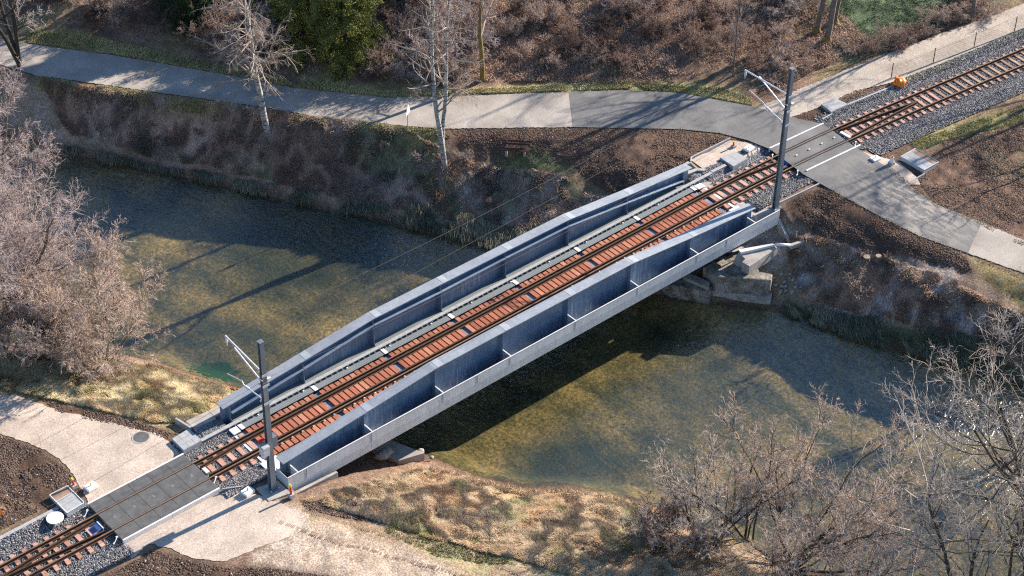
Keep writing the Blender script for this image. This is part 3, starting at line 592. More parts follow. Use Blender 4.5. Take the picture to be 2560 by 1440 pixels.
# ------------------------------------------------------------------ track
def rail_path(x0, x1, off, off1=None, step=.5, z=0.0):
    n = max(2, int((x1 - x0) / step)); xs = np.linspace(x0, x1, n); o0 = off; o1 = off if off1 is None else off1
    os_ = np.linspace(o0, o1, n); return [(float(x), float(yc(x) + o_), z) for x, o_ in zip(xs, os_)]
prof = [(-.032, 0), (-.032, -.038), (-.010, -.05), (-.010, -.118), (-.062, -.132), (-.062, -.142), (.062, -.142), (.062, -.132), (.010, -.118), (.010, -.05), (.032, -.038), (.032, 0)]
def rail(path, label, group, head=True):
    o = empty('rail', path[0], label, 'rail', group)
    p0 = Vector(path[0]); pp = [tuple(Vector(p) - p0) for p in path]
    MB().sweep(pp, prof).build('rail_profile', M['rail'], o)
    if head: MB().sweep(pp, [(-.018, .004), (-.018, .001), (.018, .001), (.018, .004)]).build('rail_head', M['railtop'], o)
    return o
rail(rail_path(-14, 74, .535), 'rusty running rail on the river-bend side, farther of the two running rails', None)
rail(rail_path(-14, 74, -.535), 'rusty running rail nearer the camera, running right through both crossings', None)
def pathcat(*s):
    out = []
    for q in s: out += q if not out else q[1:]
    return out
for sg, nm in ((1, 'farther'), (-1, 'nearer')):
    inner = .365 * sg
    rail(pathcat(rail_path(4.28, 6.2, .22 * sg if sg > 0 else inner, inner, .3), rail_path(6.2, 33.4, inner), rail_path(33.4, 35.6, inner, .16 * sg if sg > 0 else inner, .3)), 'inner guard rail beside the %s running rail over the bridge' % nm, None, False)
    rail(rail_path(-4.3, -.25, .03 * sg, inner, .4), 'inner guard rail left of the near crossing, %s side of the converging pair' % nm, None, False)
    rail(rail_path(39.75, 44.35, inner, .02 * sg, .4), 'inner guard rail right of the far crossing, %s side of the converging pair' % nm, None, False)
# sleepers
def sleeper(name, w_, l_, h_, mat, label, group, clips, chair=.10):
    o = empty(name, (0, 0, 0), label, 'sleeper', group)
    ch = [MB().box(-w_ / 2, w_ / 2, -l_ / 2, l_ / 2, -h_, 0).build('sleeper_body', mat, o)]
    if clips:
        for sy_ in (1, -1):
            b = MB(); ym = .45 if sy_ > 0 else -.60
            for a in (.25, .95, 1.75, 2.5): 
                a_ = a * math.pi / 1.6; b.box(-.028 + .012 * math.cos(a_), .028 + .012 * math.cos(a_), ym - .012, ym + .012, .02, .05)
            b.tube([(-.035, ym + .035, .03), (0, ym, .055), (.035, ym - .035, .03)], .010, 6); b.tube([(.035, ym + .03, .03), (0, ym, .05), (-.035, ym - .03, .03)], .010, 6)
            ch.append(b.build('rail_clip', M['clip'], o))
    if chair:
        for sy_ in (1, -1):
            ch.append(MB().box(-.075, .075, sy_ * .535 - .15, sy_ * .535 + .13, .001, .018).box(-.03, .03, sy_ * .535 + .06, sy_ * .535 + .12, .018, .045).build('base_plate', M['sleeper_pink'] if not clips else M['rail'], o))
    return o, ch
STIF = [6.65, 10.12, 13.60, 17.07, 20.56, 24.09, 27.60, 31.10]
GAPX = [x + .02 for x in STIF]
bd, bdc = sleeper('bridge_sleeper', .190, 1.86, .14, M['board'], 'red-brown close-laid board sleeper on the bridge deck', 'red-brown board sleepers across the bridge deck', True, 0)
bd2, bd2c = None, None
first = True; nb = 0
plainb, plainc = sleeper('bridge_sleeper', .190, 1.86, .14, M['board'], 'red-brown close-laid board sleeper on the bridge deck', 'red-brown board sleepers across the bridge deck', False, 0)
used = {0: False, 1: False}
for a, b in zip(GAPX[:-1], GAPX[1:]):
    n = 13; xs = np.linspace(a + .235, b - .235, n)
    for i, x in enumerate(xs):
        k = i % 2; src, chs = (bd, bdc) if k == 0 else (plainb, plainc)
        yo = .022 * math.sin(nb * 2.3) - .005
        if not used[k]: src.location = (x, yo, -.146); used[k] = True; cc_ = src
        else: cc_ = copy_thing(src, chs, (x, yo, -.146))
        cc_['label'] = 'red-brown bridge board, %s of the %s deck bay counted from the near mast' % (nth(i), nth(GAPX.index(a)))
        nb += 1
def sleeper_row(xs, mat, l_, label, group, w_=.17, name='sleeper'):
    o, ch = None, None
    for i, x in enumerate(xs):
        x = float(x); rz = math.atan2(float(yc(x + .5) - yc(x - .5)), 1.0) + random.uniform(-.012, .012); loc = (x, float(yc(x)) + random.uniform(-.02, .02), -.144)
        if o is None: o, ch = sleeper(name, w_, l_, .12, mat, label, group, False); o.location = loc; o.rotation_euler = (0, 0, rz)
        else: c2 = copy_thing(o, ch, loc, rz); c2['label'] = label + ', %s from the %s' % (nth(i), 'crossing' if 'crossing' in label else 'left')
        if i == 0: base_l = label
    o['label'] = label + ', %s from the %s' % (nth(0), 'crossing' if 'crossing' in label else 'left')
sleeper_row(np.arange(-.62, -8, -.46), M['sleeper_pink'], 1.72, 'reddish sleeper left of near crossing', 'reddish sleepers left of the near crossing')
sleeper_row([4.62, 5.08, 5.54, 6.0, 6.5], M['sleeper_pink'], 1.72, 'reddish sleeper between near crossing and bridge', 'reddish sleepers between near crossing and bridge', .19)
sleeper_row(np.arange(31.45, 35.8, .46), M['sleeper_pink'], 1.72, 'reddish sleeper between bridge and far crossing', 'reddish sleepers between bridge and far crossing', .19)
sleeper_row(np.arange(39.95, 45.6, .46), M['sleeper_pink'], 1.72, 'reddish sleeper beyond far crossing', 'reddish sleepers beyond the far crossing')
sleeper_row(np.arange(45.9, 60, .46), M['sleeper_tan'], 1.66, 'older tan sleeper right of the reddish ones', 'tan wooden sleepers at the upper right', .15)

# ------------------------------------------------------------------ bridge
XS, XE = 6.33, 31.57
topx = [6.33, 10.12, 13.60, 17.07, 20.56, 24.09, 27.60, 31.57]; topz = [.66, .97, 1.28, 1.27, 1.24, 1.20, .85, .54]
bz = lambda x: float(np.interp(x, topx, topz))
br = empty('steel_bridge', (6.33, 0, -.4), 'long blue-grey steel girder railway bridge across the river', 'bridge')
O = Vector(br.location)
def bpart(mb, name, mat, parent=br, bevel=0):
    p = O if parent is br else O
    mb.v = [(a - p.x, b - p.y, c - p.z) for a, b, c in mb.v] if parent is br else [(a - p.x, b - p.y, c - p.z) for a, b, c in mb.v]
    return mb.build(name, mat, parent, bevel=bevel)
for y0, side in ((1.87, 1), (-2.065, -1)):
    web = MB(); n = len(topx)
    zb = -1.0
    vs = [(x, y0 - .012, zb) for x in topx] + [(x, y0 - .012, z) for x, z in zip(topx, topz)] + [(x, y0 + .012, zb) for x in topx] + [(x, y0 + .012, z) for x, z in zip(topx, topz)]
    fs = []
    for i in range(n - 1): fs += [(i, i + 1, n + i + 1, n + i), (2 * n + i + 1, 2 * n + i, 3 * n + i, 3 * n + i + 1)]
    fs += [(0, n, 3 * n, 2 * n), (n - 1, 3 * n - 1, 4 * n - 1, 2 * n - 1)]
    web.add(vs, fs)
    g_ = bpart(web, 'girder_web', M['girder'])
    tf = MB()
    for i in range(n - 1):
        x0, x1, z0, z1 = topx[i], topx[i + 1], topz[i], topz[i + 1]
        if i == n - 2 and False: pass
        tf.hexa([(x0, y0 - .235, z0), (x1, y0 - .235, z1), (x1, y0 + .235, z1), (x0, y0 + .235, z0), (x0, y0 - .235, z0 + .035), (x1, y0 - .235, z1 + .035), (x1, y0 + .235, z1 + .035), (x0, y0 + .235, z0 + .035)])
    bpart(tf, 'top_flange', M['flange'], g_)
    for x in STIF[1:-1]:  # thin plates in a paler tone on the top flange beside each inner stiffener
        xs0, xs1 = x + .12, x + .42; bpart(MB().hexa([(xs0, y0 - .225, bz(xs0) + .0352), (xs1, y0 - .225, bz(xs1) + .0352), (xs1, y0 + .225, bz(xs1) + .0352), (xs0, y0 + .225, bz(xs0) + .0352), (xs0, y0 - .225, bz(xs0) + .041), (xs1, y0 - .225, bz(xs1) + .041), (xs1, y0 + .225, bz(xs1) + .041), (xs0, y0 + .225, bz(xs0) + .041)]), 'pale_plate', M['pale_steel'], g_)
    bpart(MB().box(XS + .03, XE - .03, y0 - .24, y0 + .24, zb - .03, zb), 'bottom_flange', M['girder'], g_)
    for x in STIF:
        z = bz(x); s = MB()
        if side > 0:      # inner side faces the track
            s.prism_xz = None
            zl_ = z - .34 if z > .9 else z - .42; pts = [(y0 - .013, zb), (y0 - .24, zb), (y0 - .27, -.12), (y0 - .20, zl_ - .12), (y0 - .215, z), (y0 - .013, z)]
        else:
            pts = [(y0 - .013, zb), (y0 - .013, z), (y0 - .20, z), (y0 - .20, .30), (y0 - .20, zb)]
        m_ = len(pts); vs = [(x - .011, a, b) for a, b in pts] + [(x + .011, a, b) for a, b in pts]
        s.add(vs, [tuple(range(m_)), tuple(range(m_, 2 * m_))[::-1]] + [(i, m_ + i, m_ + (i + 1) % m_, (i + 1) % m_) for i in range(m_)])
        bpart(s, 'stiffener', M['girder'], g_)
    if side > 0:
        # longitudinal ledge on the inner face, sloping at the ends
        lx = [6.68] + [s for s in STIF[1:-1]] + [31.08]; lz = [.13, .50, .88, .90, .90, .86, .45, .20]
        # the ledge follows the top flange, about .36 below it
        lz = [.27, .60, .98, .91, .93, .88, .50, .08]
        for i in range(len(lx) - 1):
            x0, x1, z0, z1 = lx[i] + .013, lx[i + 1] - .013, lz[i], lz[i + 1]; L_ = MB()
            L_.hexa([(x0, y0 - .295, z0), (x1, y0 - .295, z1), (x1, y0 - .014, z1), (x0, y0 - .014, z0), (x0, y0 - .295, z0 + .018), (x1, y0 - .295, z1 + .018), (x1, y0 - .014, z1 + .018), (x0, y0 - .014, z0 + .018)])
            bpart(L_, 'ledge', M['girder'], g_)
# outer wall of the near side
FY = -2.80
fb = MB(); xa, xb_ = 6.16, 32.62; za = lambda x: .43 - (x - 6.16) / 26.4 * .17
pts = [(FY + .0, za), (FY, -.06)]
def yz(x): return [(FY, za(x) - 0), (FY, -.07), (FY + .035, -.53), (FY + .065, -.53), (FY + .030, -.06), (FY + .022, za(x))]
m_ = 6; vs = []; 
XJ = [xa, 7.2, 10.12, 13.6, 17.07, 20.56, 24.09, 27.6, 31.1, xb_]
for x in XJ: vs += [(x, a, b) for a, b in yz(x)]
fs = [tuple(range(6))[::-1], tuple(range((len(XJ) - 1) * 6, len(XJ) * 6))]
for i in range(len(XJ) - 1): fs += [(i * 6 + j, i * 6 + (j + 1) % 6, (i + 1) * 6 + (j + 1) % 6, (i + 1) * 6 + j) for j in range(6)]
fb.add(vs, fs); wall = bpart(fb, 'outer_wall', M['galv'])
bpart(MB().hexa([(xa, FY - .006, za(xa)), (xb_, FY - .006, za(xb_)), (xb_, FY + .034, za(xb_)), (xa, FY + .034, za(xa)), (xa, FY - .006, za(xa) + .02), (xb_, FY - .006, za(xb_) + .02), (xb_, FY + .034, za(xb_) + .02), (xa, FY + .034, za(xa) + .02)]), 'top_rail', M['conc_light'], wall)
jo = MB()
for x in (7.0, 10.05, 13.55, 15.3, 17.0, 20.5, 24.0, 27.5, 29.3): jo.box(x - .008, x + .008, FY - .007, FY - .001, -.05, za(x) - .02)
bpart(jo, 'panel_joint', M['mast'], wall)
bpart(MB().box(xa, xa + .02, FY + .0225, -2.05, -.28, .41), 'end_panel', M['galv'], wall)
for x in STIF[:-1] + [31.1]:
    bpart(MB().box(x - .011, x + .011, FY + .068, -2.268, -.42, za(x) - .01), 'bracket', M['galv'], wall)
    bpart(MB().box(x - .022, x + .022, FY + .036, -2.268, za(x) - .009, za(x) + .012), 'bracket_flange', M['conc_light'], wall)
bpart(MB().hexa([(XS + .1, FY + .07, -.46), (XE - .1, FY + .07, -.46), (XE - .1, -2.08, -.46), (XS + .1, -2.08, -.46), (XS + .1, FY + .07, -.43), (XE - .1, FY + .07, -.43), (XE - .1, -2.08, -.43), (XS + .1, -2.08, -.43)]), 'trough_floor', M['girder'], wall)
# floor: cross beams, deck plate, gratings
dk = bpart(MB().box(XS + .1, XE - .1, -1.83, 1.62, -.42, -.40), 'deck_plate', M['girder'])
cbm = M['girder']
for x in STIF: bpart(MB().box(x - .10, x + .14, -.92, .92, -.235, -.215).box(x - .09, x + .09, -2.04, 1.845, -.36, -.338).box(x - .01, x + .01, -2.04, 1.845, -.95, -.36), 'cross_beam', cbm)
for y in (-.95, -.45, .45, .90): bpart(MB().box(XS + .1, XE - .1, y - .04, y + .04, -.398, -.300), 'stringer', cbm)
segs = [(STIF[i] + .02, STIF[i + 1] - .0) for i in range(len(STIF) - 1)]
for a, b in segs:
    bpart(MB().box(a + .01, b - .01, .985, 1.30, -.145, -.115), 'walkway_grating', M['grating'])
    bpart(MB().box(a + .01, b - .01, 1.475, 1.845, -.145, -.115), 'walkway_grating', M['grating'])
    bpart(MB().box(a + .01, b - .01, -2.045, -1.0, -.175, -.145), 'walkway_grating', M['grating'])
for x in STIF: bpart(MB().box(x + .02, x + .19, .96, 1.29, -.110, -.095), 'cover_plate', M['conc_light'])
# cable trough with lids and comb-like brackets
tr_ = empty('cable_trough', (5.2, 1.38, -.2), 'light grey lidded cable trough running along the bridge walkway', 'cable trough')
TO = Vector(tr_.location)
def tpart(mb, name, mat): mb.v = [(a - TO.x, b - TO.y, c - TO.z) for a, b, c in mb.v]; return mb.build(name, mat, tr_)
tpart(MB().box(5.1, 32.4, 1.335, 1.355, -.19, -.04).box(5.1, 32.4, 1.445, 1.465, -.19, -.04), 'trough_side', M['mast'])
x = 5.08
while x < 32.6:
    x2 = min(x + .9, 32.62); tpart(MB().box(x + .004, x2 - .004, 1.315, 1.475, -.038, -.015), 'trough_lid', M['conc_grey']); x = x2
cb = MB(); x = 6.3
while x < 32: cb.box(x, x + .05, 1.268, 1.334, -.108, -.03); x += .27
tpart(cb, 'bracket_comb', M['mast'])
for x in np.arange(7.6, 31.8, 2.15): tpart(MB().box(x, x + .055, 1.215, 1.262, -.108, -.065), 'bolt_cap', M['white'])
# white sheets at the bridge ends
def slab(name, poly, z0, z1, mat, label, cat, group=None, bevel=.008):
    c = np.mean(poly, 0); o = MB(); o.prism([(p[0] - c[0], p[1] - c[1]) for p in poly], 0, z1 - z0)
    return tag(o.build(name, mat, None, bevel=bevel, loc=(c[0], c[1], z0)), label, cat, group)
slab('cover_sheet', [(6.27, 1.28), (6.62, 1.28), (6.60, .93), (6.27, .93)], -.16, -.10, M['white_sheet'], 'white square sheet beside the far rail at the near bridge end', 'sheet')
slab('cover_sheet', [(6.26, .90), (6.40, .90), (6.40, -.95), (6.26, -.95)], -.20, -.165, M['white_sheet'], 'narrow white strip under the rails at the near bridge end', 'sheet')
slab('cover_sheet', [(6.12, -1.00), (6.85, -1.00), (6.85, -1.90), (6.12, -1.90)], -.16, -.11, M['white_sheet'], 'white sheet between near rail and near girder, near bridge end', 'sheet')
slab('cover_sheet', [(31.35, 1.25), (31.75, 1.22), (31.75, .90), (31.35, .92)], -.16, -.10, M['white_sheet'], 'white square sheet beside the far rail at the far bridge end', 'sheet')
slab('cover_sheet', [(31.60, .85), (31.74, .85), (31.74, -.93), (31.60, -.93)], -.20, -.165, M['white_sheet'], 'narrow white strip under the rails at the far bridge end', 'sheet')
slab('cover_sheet', [(31.25, -1.02), (31.8, -1.02), (31.8, -1.78), (31.25, -1.82)], -.16, -.11, M['white_sheet'], 'white sheet between near rail and near girder, far bridge end', 'sheet')
# ------------------------------------------------------------------ abutments and concrete
def conc(name, boxes, mat, label, cat, bevel=.012, bits=()):
    z0 = min(b[1] for b in boxes); c = np.mean(boxes[0][0], 0); r = None
    root = empty(name, (c[0], c[1], z0), label, cat)
    for poly, a, b, pn, *mm in boxes:
        MB().prism([(p[0] - c[0], p[1] - c[1]) for p in poly], a - z0, b - z0).build(pn, mm[0] if mm else mat, root, bevel=bevel)
    return root
R_ = lambda x0, x1, y0, y1: [(x0, y0), (x1, y0), (x1, y1), (x0, y1)]
conc('bridge_abutment', [(R_(5.6, 6.22, -2.0, 1.95), -3.4, -.22, 'back_wall'), (R_(6.2205, 7.6, -2.75, 2.3), -3.4, -1.2, 'bearing_seat'),
     ([(5.24, 2.21), (5.40, 2.11), (6.22, 2.03), (6.22, 2.60), (5.23, 2.66)], -.6, -.005, 'wing_slab'), ([(5.26, 1.83), (6.24, 1.975), (6.24, 2.02), (5.39, 2.10), (5.24, 2.20)], -.5, -.06, 'front_strip', M['conc_grey']), ([(6.225, 2.15), (6.75, 2.15), (6.75, 2.58), (6.225, 2.60)], -1.2, -.007, 'wing_slab'),
     ([(4.97, 3.03), (5.06, 3.03), (5.235, 2.20), (5.12, 2.20)], -.5, .03, 'end_kerb'), (R_(7.62, 8.35, -3.0, -2.3), -3.4, -1.3, 'side_wall')], M['concrete'], 'pale concrete abutment under the near end of the bridge', 'abutment')
conc('mast_footing', [([(5.22, -2.02), (5.20, -2.88), (5.98, -3.03), (6.08, -2.9), (6.09, -2.2)], -1.2, -.07, 'footing_block'), ([(6.12, -2.86), (8.2, -2.98), (8.2, -3.10), (6.12, -3.0)], -1.3, -.30, 'plinth')], M['concrete'], 'concrete footing slab carrying the near catenary mast', 'footing')
conc('bridge_abutment', [(R_(31.62, 32.3, -2.1, 2.0), -2.4, -.22, 'back_wall'), (R_(30.3, 31.615, -2.4, 2.3), -3.2, -1.2, 'bearing_seat'),
     ([(31.6, 1.98), (32.2, 1.9), (32.42, 1.70), (32.60, 1.74), (32.36, 2.05), (32.50, 2.62), (32.35, 2.70), (31.75, 2.62)], -1.0, .0, 'wing_slab'), ([(32.43, 2.60), (32.72, 2.84), (35.2, 2.78), (35.2, 2.73), (32.74, 2.77), (32.5, 2.55)], -.4, .035, 'edge_wall', M['conc_grey']),
     ([(31.84, -2.18), (31.84, -1.93), (33.3, -2.0), (33.3, -2.25)], -1.0, -.12, 'mast_ledge'), ([(33.3, -2.16), (36.0, -2.33), (36.0, -2.26), (33.3, -2.09)], -.4, -.02, 'kerb', M['conc_grey'])], M['concrete'], 'concrete abutment under the far end of the bridge by the asphalt road', 'abutment')
slab('kerb_stone', [(4.22, -1.27), (4.85, -1.62), (4.85, -1.68), (4.22, -1.33)], -.2, .0, M['conc_grey'], 'thin concrete edging between ballast and gravel by the near mast', 'kerb')
# flat black slab: the shade inside an opening by the rear wing, painted on
slab('pit_shade', [(31.95, 2.12), (32.30, 2.06), (32.38, 2.50), (32.05, 2.55)], -.02, .006, M['black'], 'dark open pit beside the far end of the rear girder', 'pit')
# sloping wing wall right of the mast
b = MB(); a0 = Vector((32.78, -2.60, -.42)); a1 = Vector((32.50, -3.62, -1.0)); nrm = Vector((.12, 0, 0))
b.hexa([(a0.x, a0.y, -2.2), (a1.x, a1.y, -2.2), (a1.x + .14, a1.y, -2.2), (a0.x + .14, a0.y, -2.2), (a0.x, a0.y, a0.z), (a1.x, a1.y, a1.z), (a1.x + .14, a1.y, a1.z), (a0.x + .14, a0.y, a0.z)][0:8])
o = b.build('wing_wall', M['concrete'], bevel=.01); tag(o, 'sloping concrete wing wall just right of the far bridge end', 'wall')
# old masonry pier foot with the cut block on top
pf = conc('masonry_footing', [([(28.75, -2.05), (28.72, -2.90), (30.38, -4.62), (30.75, -4.35), (30.42, -3.85), (31.5, -2.3)], -3.4, -1.42, 'footing_body', M['masonry']),
    ([(28.60, -2.75), (30.30, -4.80), (30.62, -4.55), (29.0, -2.6)], -3.4, -2.25, 'base_course', M['stone']),
    ([(27.25, -.8), (27.35, -1.5), (28.35, -3.0), (28.74, -2.7), (28.2, -1.0)], -3.4, -2.05, 'lower_course', M['masonry']),
    ([(28.0, -1.6), (28.32, -2.9), (28.70, -2.6), (28.4, -1.4)], -2.05, -1.85, 'cap_stone', M['stone'])], M['masonry'], 'weathered masonry footing rising from the water below the far bridge end', 'masonry footing', .05)
# wedge block with a flat lit top
top = [(30.10, -2.80), (31.75, -3.42), (31.75, -3.60), (29.86, -3.74), (29.84, -3.32), (30.10, -3.26)]
bot = [(29.9, -2.72), (31.9, -3.3), (31.9, -3.6), (29.88, -3.72), (29.84, -3.32), (30.0, -3.2)]
w_ = MB(); n6 = 6; w_.add([(x, y, -1.44) for x, y in bot] + [(x, y, z) for (x, y), z in zip(top, (-.82, -.86, -.92, -.93, -.93, -.92))], [tuple(range(6)), tuple(range(6, 12))[::-1]] + [(i, n6 + i, n6 + (i + 1) % 6, (i + 1) % 6) for i in range(6)])
o = w_.build('cut_block', M['concrete'], bevel=.008); tag(o, 'sawn wedge of pale concrete lying on the masonry footing', 'concrete block')
slab('concrete_beam', [(30.15, -2.74), (31.62, -3.40), (31.68, -3.54), (30.10, -2.98)], -.86, -.74, M['conc_light'], 'long pale concrete beam lying on the sawn wedge', 'beam')
tag(MB().tube([(31.72, -3.50, -.78), (32.2, -3.95, -.80)], .065, 12).build('drain_pipe', M['white'], smooth=True), 'short white drain pipe beyond the pale concrete beam', 'pipe')
tag(MB().tube([(29.15, -2.35, -.98), (30.25, -2.83, -.86)], .075, 12).box(29.55, 29.8, -2.72, -2.48, -.90, -.86).build('cable_duct', M['black']), 'black cable duct running from under the bridge to the concrete beam', 'duct')
slab('concrete_beam', [(32.22, -3.85), (32.95, -4.02), (32.95, -4.16), (32.22, -4.02)], -1.0, -.80, M['concrete'], 'small concrete channel at the end of the white pipe', 'channel')
# near footing by the water
conc('concrete_apron', [([(10.9, -1.0), (11.5, -2.55), (12.55, -2.86), (11.9, -1.2)], -2.9, -2.12, 'apron_slab')], M['concrete'], 'concrete apron slab by the water below the near side of the bridge', 'apron')
def boulder(name, loc, r, label, cat, mat='stone', seed=1, group=None, sc=(1, 1, .6)):
    g = np.random.default_rng(seed); bm_v = []; n = 10; m2 = 7; V = []
    for i in range(m2):
        th = math.pi * i / (m2 - 1)
        for j in range(n):
            ph = 2 * math.pi * j / n; rr = r * (.8 + .35 * g.random()) if 0 < i < m2 - 1 else r * .9
            V.append((rr * math.sin(th) * math.cos(ph) * sc[0], rr * math.sin(th) * math.sin(ph) * sc[1], rr * math.cos(th) * sc[2]))
    F = [(i * n + j, (i + 1) * n + j, (i + 1) * n + (j + 1) % n, i * n + (j + 1) % n) for i in range(m2 - 1) for j in range(n)]
    return tag(mesh_np(name, V, F, M[mat], False, loc=loc), label, cat, group)
boulder('boulder', (12.55, -2.62, -2.2), .16, 'pale boulder at the water tip of the concrete apron', 'boulder', seed=2)
boulder('boulder', (11.1, -2.15, -1.8), .34, 'long grey boulder beside the apron under the near bridge side', 'boulder', seed=3, sc=(1.3, .7, .6))
boulder('boulder', (12.75, -3.05, -2.35), .10, 'small pale stone next to the boulder at the apron tip', 'boulder', seed=4)
g = np.random.default_rng(31)
for i in range(34):
    a = g.uniform(-.75, .75); b_ = g.uniform(-.42, .42); p = G(1962 + a * 75, 712 + b_ * 60)
    boulder('rubble_stone', (p[0], p[1], p[2] + .08), g.uniform(.06, .10), 'pale rubble stone %s the pile right of the masonry footing, %s laid' % (('at the left of' if a < -.25 else 'at the right of' if a > .25 else 'amid'), nth(i)), 'stone', seed=40 + i, group='pale rubble stones piled right of the masonry footing', sc=(1.3, .8, .7))
# ------------------------------------------------------------------ crossings
xs = np.linspace(0.0, 4.16, 6)
names = {0: 'far side', 1: 'between the rails', 2: 'near side'}
rows = [(-1.13, -.585), (-.485, .485), (.585, 1.13)]
rl = ['along the near rail', 'between the rails', 'along the far rail']
for r, (ya, yb) in enumerate(rows):
    for i in range(5):
        p = empty('crossing_panel', ((xs[i] + xs[i + 1]) / 2, (ya + yb) / 2, -.15), 'dark rubber crossing panel %s, %s from the left' % (rl[r], ('first', 'second', 'third', 'fourth', 'fifth')[i]), 'crossing panel', 'dark rubber panels of the near level crossing')
        hx = (xs[1] - xs[0]) / 2 - .004; hy = (yb - ya) / 2
        MB().box(-hx, hx, -hy, hy, 0, .143).build('panel_body', M['rubber'], p, bevel=.006)
        if r == 1:
            pd = MB()
            for k in (-1, 1): pd.box(-.03, .03, k * .03 - .012, k * .03 + .012, .143, .147)
            pd.build('lifting_plate', M['conc_grey'], p)
for ya, nm in ((1.16, 'far'), (-1.235, 'near')):
    x = 0.0
    for k, wdt in enumerate((2.08, 2.10)):
        slab('kerb_stone', R_(x, x + wdt - .01, ya, ya + .075), -.22, .005, M['kerb'], 'white kerb strip on the %s edge of the near crossing, %s half' % (nm, ('left', 'right')[k]), 'kerb'); x += wdt
# grooves and rail strips in the road of the far crossing, white edge kerbs
h = -.0645
def frm(x, y): return (36.0 + (x) * math.cos(h) - y * math.sin(h), float(yc(37.7)) + .11 + x * math.sin(h) + y * math.cos(h))
for ya, nm in ((1.10, 'far'), (-1.19, 'near')):
    slab('kerb_stone', [(x, float(yc(x)) + ya + q) for x, q in ((36.0, 0), (39.45, 0), (39.45, .085), (36.0, .085))], -.2, .032, M['kerb'], 'long white kerb strip across the asphalt, %s side of the track' % nm, 'kerb')
for k in (.46, -.46, .60, -.60):
    pth = rail_path(35.95, 39.5, k, None, .4, .022); tag(MB().sweep(pth, [(-.014, 0), (-.014, .003), (.014, .003), (.014, 0)]).build('flange_groove', M['black']), kind='structure')
for i, xx in enumerate((36.5, 37.3, 38.1, 38.9)):
    slab('lifting_plate', R_(xx, xx + .10, float(yc(xx)) - .05, float(yc(xx)) + .02), .02, .034, M['kerb'], 'small pale plate set in the asphalt between the rails, %s from the bridge' % ('first', 'second', 'third', 'fourth')[i], 'plate', 'pale plates in the far crossing')
# blue deflector ramps and small white steps at crossing ends
for loc, lab in (((-.42, .0, -.12), 'blue steel deflector ramp between the rails left of the near crossing'), ((35.78, -.12, -.12), 'blue steel deflector ramp between the rails left of the far crossing')):
    d = empty('deflector_ramp', loc, lab, 'ramp')
    b = MB(); b.hexa([(-.2, -.2, -.04), (.2, -.2, -.04), (.2, .2, -.04), (-.2, .2, -.04), (-.2, -.2, -.02), (.2, -.2, .09), (.2, .2, .09), (-.2, .2, -.02)]); b.build('ramp_plate', M['blue'], d)
    MB().box(.20, .23, -.22, .22, -.04, .10).build('white_edge', M['white'], d); MB().box(-.06, .02, -.13, .13, .035, .045).build('slot', M['black'], d)
    MB().tube([(-.35, .15, -.02), (-.1, .18, .03)], .012, 6).tube([(-.3, -.2, -.02), (-.05, -.2, .03)], .012, 6).build('bar', M['clip'], d)
slab('step_plate', R_(4.26, 4.42, -.20, .12), -.14, -.05, M['kerb'], 'small white plate between the rails at the right edge of the near crossing', 'plate')
slab('step_plate', R_(39.55, 39.72, -.72, -.10), -.14, -.05, M['kerb'], 'small white plate between the rails at the right edge of the far crossing', 'plate')
for (u, v, lab) in ((218, 1283, 'left of the near crossing, far rail'), (292, 1350, 'left of the near crossing, near rail'), (1932, 392, 'left of the far crossing, far rail'), (2140, 360, 'right of the far crossing, near rail'), (1995, 432, 'left of the far crossing, near rail'), (540, 1170 + 30, 'right of the near crossing, near rail')):
    p = P(u, v, -.05); b = MB(); b.tube([(-.16, -.09, .0), (-.02, .0, .05), (.05, .07, .06)], .016, 6); b.box(.02, .10, .04, .10, .02, .08); b.box(-.20, -.14, -.12, -.07, -.03, .03)
    tag(b.build('bonding_cable', M['clip'], loc=tuple(p)), 'short pale cable lug %s' % lab, 'cable')
# ------------------------------------------------------------------ shaft covers, boxes, markers
def shaft(poly, z, label, framed, soilside=None, seams=(3, 2)):
    c = np.mean(poly, 0); o = empty('shaft_cover', (c[0], c[1], z), label, 'shaft cover')
    q = [(p[0] - c[0], p[1] - c[1]) for p in poly]
    MB().prism(q, -.25, 0).build('shaft_wall', M['conc_grey'] if not framed else M['galv'], o)
    def uv(a, b): p = np.array(q); return tuple((p[0] * (1 - a) + p[1] * a) * (1 - b) + (p[3] * (1 - a) + p[2] * a) * b)
    nx_, ny_ = seams
    for i in range(nx_):
        for j in range(ny_):
            if soilside is not None and j == soilside: 
                MB().prism([uv((i + .03) / nx_, (j + .06) / ny_), uv((i + .97) / nx_, (j + .06) / ny_), uv((i + .97) / nx_, (j + .94) / ny_), uv((i + .03) / nx_, (j + .94) / ny_)], .001, .012).build('earth_fill', M['sleeper_tan'] if framed else M['concrete'], o)
            else:
                MB().prism([uv((i + .015) / nx_, (j + .015) / ny_), uv((i + .985) / nx_, (j + .015) / ny_), uv((i + .985) / nx_, (j + .985) / ny_), uv((i + .015) / nx_, (j + .985) / ny_)], .001, .022).build('lid', M['conc_grey'], o)
    if framed:
        for a, b in (((0, 0), (1, 0)), ((1, 0), (1, 1)), ((1, 1), (0, 1)), ((0, 1), (0, 0))):
            p0 = uv(*a); p1 = uv(*b); MB().tube([(p0[0], p0[1], .03), (p1[0], p1[1], .03)], .018, 4).build('frame', M['conc_light'], o)
    return o
shaft([(4.26, 2.11), (5.07, 2.18), (5.07, 1.31), (4.25, 1.29)], .03, 'square grey paving-slab shaft cover at the near end of the rear cable trough', False, None, (3, 3))
shaft([(-.86, 2.44), (-.10, 2.44), (-.10, 1.28), (-.85, 1.22)], .03, 'framed grey shaft cover with an open end left of the near crossing', True, 0, (1, 3))
